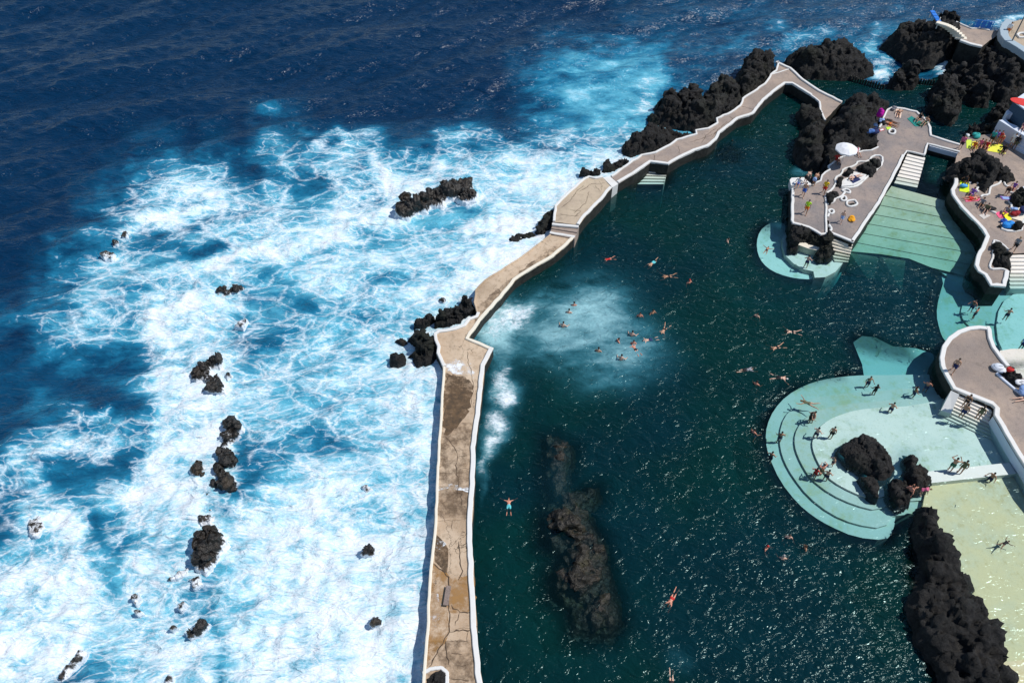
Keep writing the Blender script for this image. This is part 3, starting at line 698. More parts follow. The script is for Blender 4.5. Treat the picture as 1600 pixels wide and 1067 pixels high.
kerb(wall, LB, ZB, .25, .14, -1, seed=8); kerb(wall, RB, ZB, .30, .14, 1, seed=9)
steps(wall, (864,349), (905,354), (859,366), (898,374), ZB - .1, ZA + .05, 2, 'deck')
kerb(wall, [(862.5,351),(904,355)], ZB - .05, .28, .14, 0, amp=.02); kerb(wall, [(859,364.5),(898,371)], ZA + .04, .28, .14, 0, amp=.02, seed=2)
steps(wall, (942,277), (957,293), (953,276), (966,287.5), ZB - .1, ZC + .05, 3, 'white')
LC = [(954,276),(975,261),(1000,243.5),(1023,238),(1046,227),(1056,219),(1087,210),(1086,204),(1105,201),(1120,193),(1117.5,186),(1141,176),(1156,165),(1159,155),(1177,143.5),(1197,129),(1203,117),(1212,111),(1214,97.5)]
TC = [(1236,107.5),(1255,125),(1280,142),(1316,160),(1287.5,189)]
RC = [(967,287),(990,273),(1016.5,255),(1044,258.5),(1064,247),(1085,237),(1107,230),(1120,219),(1125,209),(1138,199),(1153,187),(1177,179.5),(1194,158),(1213,142),(1227,132),(1237,132),(1266,150),(1279,160),(1280,172),(1287.5,189)]
deck(wall, LC + TC + RC[-2::-1], ZC, 'deck', seed=10)
kerb(wall, LC, ZC, .22, .18, -1, seed=11, amp=.06); kerb(wall, [LC[-1]] + TC[:-1], ZC, .30, .18, -1, seed=12)
kerb(wall, RC[:17], ZC, .32, .18, 1, seed=13); kerb(wall, RC[16:], ZC, .22, .14, 1, seed=14)
kerb(wall, [(1203,117),(1236,107.5)], ZC, .15, .05, 0, seed=15)
for i, (pts, w_) in enumerate([([(716,846),(718,858),(718,875),(722,893),(716,906)],.14),([(718,853),(731,847)],.09),([(704,946),(719,956),(736,956)],.13),([(719,956),(711,977)],.10),
        ([(705,983),(736,980)],.05),([(710,770),(721,772),(720,800)],.07),([(706,813),(707,829)],.06),([(682,813),(727,812)],.04),([(718,912),(728,912)],.07),([(732,985),(730,1003)],.08),
        ([(696,682),(710,699),(715,713),(712,732),(717,754),(714,775)],.09),([(730,549),(732,566),(737,584),(740,601),(735,634)],.08),([(716,712),(729,712)],.06),([(721,731),(733,733)],.06),
        ([(687,739),(705,739)],.06),([(710,769),(734,766)],.05),([(705,1020),(722,1022)],.10),([(714,1040),(735,1038)],.05),([(705,1060),(733,1062)],.09),([(700,1002),(735,1000)],.04),
        ([(691,604),(738,606)],.03),([(690,640),(733,636)],.03),([(688,690),(744,684)],.03),([(684,760),(741,758)],.03),([(1153,190),(1175,178)],.05),([(760,470),(775,478)],.04)]):
    crack(wall, pts, ZA + .010, w_ * .7, i)
for i, pts in enumerate([[(677,880),(702,902),(702,985),(694,1000),(670,1042)],[(695,1000),(701,1038)],[(702,986),(735,984)]]):
    crack(wall, pts, ZA + .014, .10, 60 + i)
for i, pts in enumerate([[(877,325),(890,315),(900,300),(912,290)],[(890,328),(908,330),(897,340)],[(905,300),(925,287),(940,288)],[(875,335),(905,338)],[(920,300),(915,318),(897,333)],[(930,290),(938,300)]]):
    crack(wall, pts, ZB + .010, .06, 80 + i)
for i, pts in enumerate([[(1080,222),(1110,212),(1150,188)],[(1095,224),(1105,210),(1120,200)],[(1112,215),(1122,203),(1136,190)],[(1130,198),(1150,182)],[(1060,228),(1062,240)],[(1021,241),(1023,252)],[(1158,166),(1180,172)],[(1140,182),(1148,190)]]):
    crack(wall, pts, ZC + .010, .06, 90 + i)
sheet(wall, 'stain', [(696,583),(725,588),(739,601),(734,634),(726,654),(712,668),(696,681),(691,659),(694,609)], ZA + .005, 'stain', 3, .16, .25)
sheet(wall, 'stain', [(679,829),(698,848),(700,896),(677,878)], ZA + .005, 'stain', 4)
sheet(wall, 'stain', [(674,878),(702,900),(741,900),(744,955),(702,956),(702,985),(690,1010),(664,1040),(667,985)], ZA + .007, 'ochre', 5, .10, .3)
sheet(wall, 'stain', [(686,660),(744,660),(738,810),(680,810)], ZA + .003, 'brown', 6, .10, .3); sheet(wall, 'stain', [(660,1000),(748,1000),(752,1067),(657,1067)], ZA + .003, 'brown', 7, .1, .3); sheet(wall, 'stain', [(745,480),(780,450),(850,395),(885,372),(895,378),(820,425),(757,490),(740,505)], ZA + .003, 'brown', 8, .1, .3)
sheet(wall, 'foam_wash', [(692,566),(712,560),(738,570),(742,590),(728,586),(697,580)], ZA + .009, 'wash', 9, .15, .25); sheet(wall, 'foam_wash', [(668,935),(684,925),(690,950),(682,985),(668,990)], ZA + .011, 'wash', 10, .15, .25)
sheet(wall, 'foam_wash', [(681,758),(705,756),(740,764),(740,769),(700,764),(681,766)], ZA + .009, 'wash', 11, .1, .25); sheet(wall, 'foam_wash', [(676,838),(690,842),(697,850),(688,858),(677,855)], ZA + .011, 'wash', 12, .1, .25)
# rock pocket with its ring at the foot of the wall
kerb(wall, [(661,1052),(674,1044),(690,1043),(700,1051),(698,1075),(690,1095),(665,1095)], ZA, .24, .14, 0, seed=21, amp=.03, sm=2)
# entry steps under water
steps(wall, (1010,260), (1044,263), (986,289), (1037,289), ZC - .85, -.75, 6, 'stepw', base=-5)
slab = bmesh.new(); pc = P(699, 932, ZA); box(slab, (pc.x, pc.y, ZA + .22), .34, 1.35, .07, R(-6), .015)
for s in (-.5, .5): box(slab, (pc.x + .04 * s, pc.y + s, ZA + .09), .28, .14, .19, R(-6), .01)
tag(link('stone_bench', bm_mesh('stone_bench', slab), M['seam']), 'small grey slab bench lying on the tan sea wall', 'bench')

# ---- terrace in the middle
ZT = 0.95
ter = tag(empty('sun_terrace', P(1380, 220, 0)), 'grey sun terrace of two lobes joined by a bridge, edged in white', 'terrace')
T_out = [(1236,290),(1236,320),(1235,345),(1237.5,350),(1262.5,357),(1282.5,368.5),(1291,367.5),(1291,345),(1296,345),(1295,365),(1332.5,380),(1354,348),(1375,317),(1393,284),(1407,257.5),(1413,244),(1417.5,237.5),(1445,244),(1450,226.5),(1499,239),(1500,226),(1456,212.5),(1454.5,200),(1447.5,187.5),(1432.5,175),(1412.5,170),(1392.5,168),(1385,172.5),(1379,185),(1372,200),(1370,212.5),(1371,230),(1360,235),(1347,236),(1335,240),(1310,247.5),(1292.5,260),(1294,265),(1282.5,275),(1280,282.5),(1267.5,289)]
deck(ter, T_out, ZT, 'deck_grey', 'deck', seed=31)
for i, (pts, wd, sd) in enumerate([(T_out[:7], .34, 1), (T_out[9:11], .34, 1), (T_out[10:16], .36, 1), (T_out[15:18], .18, 1), (T_out[17:20], .26, 1), (T_out[20:27], .32, 1), (T_out[26:30], .22, 1), (T_out[31:], .2, 1)]):
    kerb(ter, pts, ZT, wd * .85, .14, sd, seed=40 + i, amp=.03 if i < 6 else .07)
for i, (pts, cl) in enumerate([([(1291,368),(1290,345),(1291,320),(1289,304),(1300,297),(1306,287),(1304,279),(1315,273),(1317,265),(1330,262),(1337,258),(1340,253),(1356,254),(1363,244),(1378,244),(1379,256),(1371,265),(1361,271),(1350,282),(1340,291),(1330,294),(1314,294)], False),
        ([(1292,320),(1303,316),(1304,311),(1313,309),(1320,301)], False), ([(1314,298),(1322,296),(1328,299),(1328,303),(1321,301)], True), ([(1318,307),(1322,309),(1322,314),(1316,315),(1313,311)], True),
        ([(1322,315),(1331,314),(1335,313),(1341,320),(1330,324),(1323,322)], True), ([(1294,330),(1298,327.5),(1303,330),(1302,334),(1297,335)], True), ([(1388,206),(1392,202.5),(1397,203),(1399,207),(1396,210.5),(1390,210)], True),
        ([(1336,234),(1340,231.5),(1343,234),(1340,237.5)], True), ([(1293,340),(1295,335)], False), ([(1295,352),(1300,359),(1294,364)], False)]):
    kerb(ter, pts, ZT, .2, .15, 0, cl, .02, 60 + i, sm=2 if cl else 1, step=.3)
# white raised corner block and the white sunbathing platform
for pts, h in (([(1234,281),(1237,278),(1262,277),(1268,289),(1236,290)], .42), ([(1315,291),(1316,281),(1326,277),(1333,268),(1354,273),(1351,280),(1335,289)], .30)):
    bm = bmesh.new(); prism(bm, PL(pts, ZT + h), ZT - .3); link('platform', bm_mesh('platform', bm), M['white'], ter)
steps(ter, (1418.5,239), (1446,246), (1397,287), (1433,294), ZT - .12, -.28, 9, 'stepw')
steps(ter, (1293,368), (1333,381), (1304,409), (1325,411), ZT - .2, -.7, 7, 'cream')
bm = bmesh.new(); a, b = P(1452, 227.5, ZT), P(1499, 240, ZT)
prism(bm, [a, b, b + Vector((.03, -.09, 0)), a + Vector((.03, -.09, 0))], ZT - .55); link('fascia', bm_mesh('fascia', bm), M['bluewhite'], ter)  # bridge side is white; its blue tint is painted-in shade

# ---- terrace on the right with the sunbathers
ZR = 0.95
rt = tag(empty('sun_terrace', P(1550, 300, 0)), 'winding sun terrace on the right with mats, bags and lava rocks', 'terrace')
W_edge = [(1497,240),(1491,258),(1490,277),(1490,287.5),(1485,297.5),(1486,305),(1500,325),(1514,339),(1525,350),(1534,360),(1539,370),(1535,382.5),(1525,400),(1521.5,415),(1527.5,425),(1537.5,431),(1546,447.5),(1570,449),(1575,436),(1576,426),(1574,396)]
deck(rt, W_edge + [(1700,396),(1700,300),(1700,225),(1600,212),(1560,208),(1512,214),(1500,226)], ZR, 'deck', 'deck', seed=71)
kerb(rt, W_edge[2:20], ZR, .38, .16, 1, seed=72)
kerb(rt, [(1576,426),(1568,421),(1560,420),(1548,421.5),(1545,416),(1552.5,400),(1551,376),(1557.5,377),(1567,383),(1575,391)], ZR, .2, .14, 0, sm=1, seed=73)
kerb(rt, [(1513,287),(1521,284),(1534,290),(1525,296),(1529,301)], ZR, .2, .14, 0, sm=1, seed=74, amp=.05)
kerb(rt, [(1533,309),(1534,306),(1542,306),(1546,303),(1545,296),(1550,292),(1561,287),(1563,282),(1569,285),(1572,292),(1578,291)], ZR, .2, .14, 0, sm=1, seed=75, amp=.05)
kerb(rt, [(1541,323),(1548,330),(1556,334)], ZR, .22, .14, 0, seed=76); kerb(rt, [(1565,350),(1566,359),(1573,361),(1584,362),(1596,360),(1597,350),(1600,344)], ZR, .24, .14, 0, seed=77)
kerb(rt, [(1577,301),(1585,303),(1581,310)], ZR, .2, .14, 0, sm=1, seed=78); kerb(rt, [(1576,315),(1580,320),(1579,326)], ZR, .2, .14, 0, sm=1, seed=79)
steps(rt, (1576,397), (1690,397), (1578,452), (1690,452), ZR - .1, -.7, 9, 'stepw')
bm = bmesh.new(); prism(bm, PL([(1579,329),(1600,322),(1610,322),(1610,345),(1598,346),(1578,340)], ZR + .12), ZR - .3); link('platform', bm_mesh('platform', bm), M['cream'], rt)
bm = bmesh.new(); prism(bm, PL([(1589,296),(1610,287),(1610,325),(1594,312)], ZR + .15), ZR - .3); link('platform', bm_mesh('platform', bm), M['bluewhite'], rt)
# seat steps and parapet at the upper right
par = tag(empty('stepped_parapet', P(1590, 205, 0)), 'pale blue stepped parapet and broad seat steps at right edge', 'parapet')
bm = bmesh.new(); w_ = PL([(1561,188),(1571,186.5),(1577,192),(1589,197),(1600,207),(1640,226),(1640,238),(1600,212),(1585,203)], 2.6); prism(bm, w_, ZR - .1); link('wall', bm_mesh('wall', bm), M['bluewhite'], par)
bm = bmesh.new(); w_ = PL([(1572,174),(1581,168),(1594,175),(1590,178),(1580,177),(1573,180)], 3.0); prism(bm, w_, ZR - .3); link('wall', bm_mesh('wall', bm), M['bluewhite'], par)
steps(par, (1592,212), (1650,238), (1583,232), (1640,262), 2.3, ZR + .05, 4, 'bluewhite', base=0)

# ---- lobe at the lower right
ZL = 0.85
lt = tag(empty('sun_terrace', P(1520, 580, 0)), 'rounded grey terrace at right with white kerb and bathing stairs', 'terrace')
K = [(1700,860),(1620,765),(1600,730),(1587.5,711),(1575,690),(1562,667),(1552,650),(1553,638),(1548.5,634),(1516,621),(1488,609),(1475,587),(1469,573),(1467,560),(1471,542),(1481,528),(1495,518),(1511,512),(1528,510),(1545,512),(1548,516),(1549,530),(1555,544),(1567,561),(1577,573)]
deck(lt, K + [(1596,590),(1640,610),(1700,640)], ZL, 'deck', 'deck', seed=81)
kerb(lt, K[:10], ZL, .40, .20, -1, seed=82, amp=.015, name='kerb'); kerb(lt, K[9:20], ZL, .38, .18, -1, seed=83, amp=.012); kerb(lt, K[19:], ZL, .36, .20, -1, seed=84, amp=.02)
steps(lt, (1493,613), (1549,639), (1474,652), (1553,689), ZL - .18, -.62, 8, 'stepw')
bm = bmesh.new(); a, b, c, d = P(1486,610,ZL+.2), P(1499,616,ZL+.2), P(1486,646,.02), P(1470,641,.02)
vs = [bm.verts.new(p) for p in (a, b, c, d)]; lo = [bm.verts.new((p.x, p.y, -1)) for p in (a, b, c, d)]
bm.faces.new(vs); bm.faces.new(lo[::-1])
for i in range(4): bm.faces.new((vs[i], lo[i], lo[(i+1)%4], vs[(i+1)%4]))
link('cheek_wall', bm_mesh('cheek_wall', bm), M['white'], lt)
bm = bmesh.new(); kk = PL(K[:7], ZL); q = [p + Vector((-.05, -.03, 0)) for p in kk]
for i in range(len(kk) - 1):
    vs = [bm.verts.new(v) for v in (q[i], q[i+1], Vector((q[i+1].x, q[i+1].y, -.7)), Vector((q[i].x, q[i].y, -.7)))]; bm.faces.new(vs)
link('fascia', bm_mesh('fascia', bm), M['bluewhite'], lt)  # blue of this wall face is shade mixed into its colour
kerb(lt, [(1556,583),(1566,593),(1578,602),(1590,613),(1605,625)], ZL, .22, .14, 0, seed=86, mat='bluewhite')

# ---- terrace at the top right, with its stair down the rock
ZN = 3.0
nt = tag(empty('sun_terrace', P(1530, 60, 0)), 'small brown terrace above the rocks at the top right', 'terrace')
N_out = [(1494,35),(1518,45),(1532,44),(1546,48),(1560,48),(1560,53),(1557,57),(1546,63),(1533.6,75),(1515,71),(1499,65),(1504,61),(1503,53),(1497,45)]
deck(nt, N_out, ZN, 'deck', 'deck', seed=91); kerb(nt, N_out[8:11], ZN, .42, .16, -1, seed=92, amp=.02); kerb(nt, N_out[:4], ZN, .2, .14, -1, seed=93)
for i in range(9):
    t_ = i / 8; q = P(1472 + 29 * t_, 38 + 22 * t_ - 3 * math.sin(t_ * 3.1), ZN + 1.7 * (1 - t_) - .1)
    bm = bmesh.new(); box(bm, (0, 0, 0), 1.35, .66, .22, R(-38 + 20 * t_), .04); o = link('step', bm_mesh('step', bm), M['cream'], nt); o.location = q; o.matrix_parent_inverse = Matrix.Translation(-Vector(nt.location))
ct = tag(empty('round_platform', P(1580, 70, 0)), 'curved grey walled platform at the top right corner', 'platform')
arc = [(1568,38),(1561,46),(1557.5,54),(1559,64),(1565,72),(1574,77),(1584,83),(1594,90),(1610,102)]
deck(ct, arc + [(1660,100),(1660,40),(1600,30)], ZN + .2, 'pier_b', 'deck', z0=-1, seed=94)
M['bluegrey'] = mat_paint('blue_grey_parapet', (.34, .42, .47), .1)
kerb(ct, arc, ZN + .2, .95, .75, 1, seed=95, amp=.0, mat='bluegrey', name='parapet')
kerb(ct, [(1582,66),(1589,76),(1594,82)], ZN + .2, .16, .04, 0, seed=96, mat='white', name='line'); kerb(ct, [(1568,65),(1578,65.5)], ZN + .2, .14, .04, 0, seed=97, name='line')
kerb(ct, [(1589,56),(1592,53.5),(1598,53),(1604,56),(1604,60),(1592,60)], ZN + .2, .28, .2, 0, True, .0, seed=98, name='planter_ring')

# ================================================================ rocks
def rock(pts, h, label, mat='rock', group='lava rocks in the surf', z0=0.0, seed=None, lump=1.0, name='lava_rock', steep=.8, cat='rock', flat=.7):
    seed = seed if seed is not None else int(pts[0][0] * 7 + pts[0][1])
    yb = max(p[1] for p in pts); yt = min(p[1] for p in pts)
    poly = [P(a, b, z0 + flat * h * ((yb - b) / max(yb - yt, 1)) ** 1.3 * .85) for a, b in pts]
    poly = [(p.x, p.y) for p in poly]
    x0, x1 = min(p[0] for p in poly) - .5, max(p[0] for p in poly) + .5; y0, y1 = min(p[1] for p in poly) - .5, max(p[1] for p in poly) + .5
    size = max(x1 - x0, y1 - y0); s = min(.14, max(.045, size / 110))
    X, Y, f = lattice(np.arange(x0, x1 + s, s), np.arange(y0, y1 + s, s))
    ins = inside(poly, X, Y); d = edge_dist(poly, X, Y); d = np.where(ins, d, -d)
    sc = 1.0 / max(.55, min(2.2, size / 5))
    d = d + .28 * min(1, size / 5) * fbm(X * 1.2, Y * 1.2, 0, 3, seed % 50)
    wmax = max(d.max(), .15); wd = max(.12, min(wmax, h * steep))
    t = np.clip(d / wd, -.35, 1); tt = np.clip(t, 0, 1)
    prof = (1 - (1 - tt) ** 2) ** .75
    big = .5 + .5 * np.clip(fbm(X * .45 * sc * 1.6, Y * .45 * sc * 1.6, 0, 3, seed % 37) * 1.4 + .35, -.4, 1)
    drop = .9 + (0 if z0 == 0 else -.4)
    z = z0 - drop + drop * np.clip((t + .35) / .35, 0, 1) + h * prof * big
    V = np.stack([X, Y, z], 1); keep = (d[f].max(1) > -.12 * max(.5, min(1, size / 3)))
    f = f[keep]
    # cauliflower lumps and cracks, pushed along the normal
    n_, m_ = len(np.arange(y0, y1 + s, s)), len(np.arange(x0, x1 + s, s))
    Zg = z.reshape(n_, m_); gy, gx = np.gradient(Zg, s); N = np.stack([-gx.ravel(), -gy.ravel(), np.ones(n_ * m_)], 1); N /= np.linalg.norm(N, axis=1)[:, None]
    k = min(1.0, .35 + size / 9)
    wx_ = .5 * pn(X * .6, Y * .6, z * .6, seed % 29); wy_ = .5 * pn(X * .6, Y * .6, z * .6, seed % 31 + 9)
    b1 = np.abs(pn((X + wx_) * .62 / k, (Y + wy_) * .62 / k, z * .62 / k, seed % 91)); b2 = np.abs(pn(X * 1.9 / k, Y * 1.9 / k, z * 1.9 / k, seed % 83)); b3 = np.abs(pn(X * 4.6 / k, Y * 4.6 / k, z * 4.6 / k, seed % 71))
    f1 = facets((X + wx_ * .4) * .95 / k, (Y + wy_ * .4) * .95 / k, z * .8 / k, seed % 97); f2 = facets(X * 2.3 / k, Y * 2.3 / k, z * 2.0 / k, seed % 89)
    amt = lump * k * np.clip(tt * 3, .25, 1) * min(1, .35 + h / 2.2)
    V = V + N * (amt * (.55 * b1 + (.16 - .30 * b2) + .22 * b3 + .75 * f1 + .34 * f2 - .22 + .10 * np.abs(np.sin(5.2 * (z * .8 + .35 * X + .2 * Y + wx_)))))[:, None]
    v, f, used = compact(V[:, 0], V[:, 1], V[:, 2], f)
    me = mesh_np(name, v, f)
    o = link(name, me, M[mat]); c = P(sum(p[0] for p in pts) / len(pts), sum(p[1] for p in pts) / len(pts), 0)
    me.transform(Matrix.Translation(-c)); o.location = c
    return tag(o, label, cat, group)
surf = [
 ([(617,337),(622,326),(631,325),(632,313),(640,314),(650,321),(665,304),(682,294),(696,280),(717,274),(732,276),(739,287),(730,296),(715,306),(697,313),(690,322),(672,322),(668,333),(650,334),(640,343),(630,342)], 1.6, 'long brown rock with foam running off it, largest rock far out in the surf', 'wet_rock'),
 ([(713,305),(722,295),(738,293),(746,300),(743,313),(728,318),(714,314)], 1.0, 'small brown rock touching the right end of the long surf rock', 'wet_rock'),
 ([(190,366),(196,360),(202,365),(200,373),(192,373)], .6, 'dark stone at the top of the little cluster in the left breakers', 'rock'),
 ([(175,378),(184,374),(185,384),(177,386)], .4, 'low stone in the middle of the little left cluster', 'rock'),
 ([(157,398),(170,391),(179,396),(175,405),(163,406)], .5, 'brown stone at the bottom of the little left cluster', 'wet_rock'),
 ([(338,454),(350,451),(357,453),(375,445),(384,450),(370,459),(350,465),(341,464)], .6, 'thin dark flat rock above the column of surf rocks', 'rock'),
 ([(366,510),(378,500),(386,497),(380,514)], .25, 'brown rock almost awash below the thin flat rock', 'wet_rock'),
 ([(309,566),(327,554),(337,553),(346,561),(342,571),(327,572),(327,584),(317,591),(307,600),(300,594),(299,584),(310,575)], 1.2, 'jagged dark rock at the top of the column of surf rocks', 'rock'),
 ([(314,613),(327,599),(332,583),(342,583),(344,594),(350,603),(353,616),(345,618),(330,616)], 1.1, 'dark wedge of rock just below the jagged top rock', 'rock'),
 ([(351,585),(357,580),(363,586),(355,595)], .5, 'small brown stone right of the dark wedge', 'wet_rock'),
 ([(345,656),(357,650),(370,651),(377,664),(380,671),(362,674),(376,681),(368,687),(357,697),(345,692),(344,681),(350,669)], 1.1, 'notched black rock in the upper middle of the column', 'rock'),
 ([(339,699),(355,697),(365,713),(373,721),(367,735),(355,735),(341,719)], 1.2, 'dark rock joined below the notched black rock', 'rock'),
 ([(336,726),(347,724),(357,739),(370,746),(373,754),(369,770),(360,774),(345,767),(330,767),(326,761),(335,749)], 1.2, 'broad lumpy rock in the middle of the surf column', 'rock'),
 ([(294,734),(310,721),(323,731),(322,744),(312,751),(300,745)], .9, 'lone brown boulder ringed by white foam left of the column', 'wet_rock'),
 ([(323,774),(329,769),(335,774),(331,780)], .4, 'tiny black stone below the broad lumpy rock', 'rock'),
 ([(318,792),(330,786),(343,788),(346,800),(330,803),(318,800)], .2, 'brown rock awash between two black surf rocks', 'wet_rock'),
 ([(303,830),(317,824),(332,818),(347,827),(352,842),(344,860),(337,878),(322,896),(307,892),(302,877),(304,862),(300,847)], 1.6, 'big black angular rock low in the surf column', 'rock'),
 ([(289,990),(302,971),(315,969),(326,972),(315,993),(297,1000)], .9, 'dark double boulder at the foot of the surf column', 'rock'),
 ([(204,935),(214,924),(220,935),(212,945)], .45, 'upper brown stone of a pair near bottom left', 'wet_rock'),
 ([(207,955),(215,950),(223,956),(215,963)], .45, 'lower brown stone of a pair near bottom left', 'wet_rock'),
 ([(276,948),(285,936),(291,942),(282,953)], .45, 'small brown stone left above the double boulder', 'wet_rock'),
 ([(263,983),(271,975),(277,979),(270,986)], .35, 'flat brown stone left of the double boulder', 'wet_rock'),
 ([(264,906),(277,895),(293,886),(291,896),(275,906)], .22, 'slanting rock awash left below the big black rock', 'wet_rock'),
 ([(94,1053),(110,1032),(122,1012),(133,1014),(121,1040),(106,1056),(97,1069)], .3, 'brown reef edge awash in the bottom left corner', 'wet_rock'),
 ([(562,867),(572,856),(585,853),(584,867),(568,871)], .8, 'small dark boulder in thick foam left of sea wall', 'rock'),
 ([(577,973),(584,961),(597,974),(583,981)], .6, 'lowest small stone in white foam left of sea wall', 'rock'),
 ([(563,760),(572,755),(583,764),(572,770)], .4, 'brown stone breaking the foam, highest of three left of sea wall', 'wet_rock'),
 ([(686,469),(690,464),(698,469),(693,475)], .5, 'tiny black stone beside rocks at the sea wall bend', 'rock'),
 ([(346,690),(356,692),(352,702),(342,700)], .5, 'low stone bridging the notched black rock and the one below', 'rock'),
 ([(350,716),(366,722),(362,732),(348,728)], .6, 'small wet stone between two larger rocks of the surf column', 'rock'),
 ([(310,806),(326,800),(338,806),(330,820),(314,822)], .45, 'half drowned stone just above the big black angular rock', 'rock'),
 ([(318,590),(330,586),(334,598),(322,600)], .6, 'stone joining the jagged top rock to the dark wedge', 'rock'),
 ([(296,905),(310,898),(316,912),(302,920)], .3, 'drowned stone trailing below the big black angular rock', 'rock'),
 ([(45,815),(62,805),(68,820),(58,838),(45,835)], .15, 'dark reef under the waves at the left edge', 'wet_rock'),
 ([(262,1052),(272,1060),(268,1072),(258,1070)], .3, 'brown stone cut by the bottom edge of the picture', 'wet_rock'),
]
for pts, h, lb, m in surf: rock(pts, h * .85 + .1, lb, 'surf_rock', lump=1.15, steep=.55)
G2 = 'lava rocks along the sea wall'
for pts, h, lb in [
 ([(679,512),(682,498),(697,489),(715,477),(717,466),(727,460),(738,466),(743,493),(728,499),(721,510),(698,513)], 1.7, 'black rock leaning on the sea wall at its bend'),
 ([(646,512),(652,498),(667,490),(678,492),(673,504),(663,512)], 1.2, 'brownish black rock left of the one leaning on the bend'),
 ([(638,524),(651,514),(663,510),(679,530),(684,543),(680,566),(665,575),(653,573),(642,553),(650,541)], 1.6, 'lumpy black rock against the wall below the bend'),
 ([(609,553),(620,546),(632,553),(632,566),(622,571),(611,568)], .9, 'outlying black boulder left of the rocks at the bend'),
 ([(616,532),(627,528),(638,534),(628,538)], .4, 'flat little rock above the outlying black boulder'),
 ([(793,376),(810,365),(829,362),(838,368),(820,380),(800,384)], .5, 'low wet rock in the foam beside the wall steps'),
 ([(833,365),(842,350),(852,336),(865,321),(868,345),(861,366),(845,374)], 1.0, 'narrow dark rock along the outer side of the wall steps'),
 ([(903,277),(908,269),(920,264),(942,270),(936,277)], .9, 'low black rock at the outer corner of the raised walkway'),
 ([(938,271),(948,257),(960,249),(982,252),(998,243),(975,262),(956,275)], 1.0, 'black shelf of rock below the narrow walkway'),
 ([(971,230),(980,217),(997,207),(995,200),(1010,191),(1040,190),(1062,200),(1090,203),(1088,212),(1056,221),(1046,229),(1023,240),(1000,246),(985,250),(973,243)], 2.2, 'layered black rock at the seaward start of the ridge'),
 ([(1012,180),(1022,176),(1024,162),(1027,150),(1047,137),(1070,130),(1087,131),(1100,136),(1104,165),(1117,188),(1120,195),(1087,210),(1060,205),(1035,197),(1015,192)], 3.2, 'domed black rock, broadest of the ridge outside the walkway'),
 ([(1083,195),(1088,165),(1095,148),(1112,130),(1125,112),(1132,114),(1150,115),(1162,150),(1158,166),(1141,178),(1118,190),(1100,200)], 3.0, 'smooth dark ridge rock beside the kinked walkway'),
 ([(1150,155),(1150,125),(1155,107),(1161,92),(1170,82),(1200,80),(1210,85),(1213,97),(1211,111),(1203,119),(1197,131),(1177,145),(1159,158)], 3.2, 'tall stacked rock at the end of the ridge by the walkway corner'),
]: rock(pts, h, lb, group=G2)
G3 = 'lava rocks around the pools'
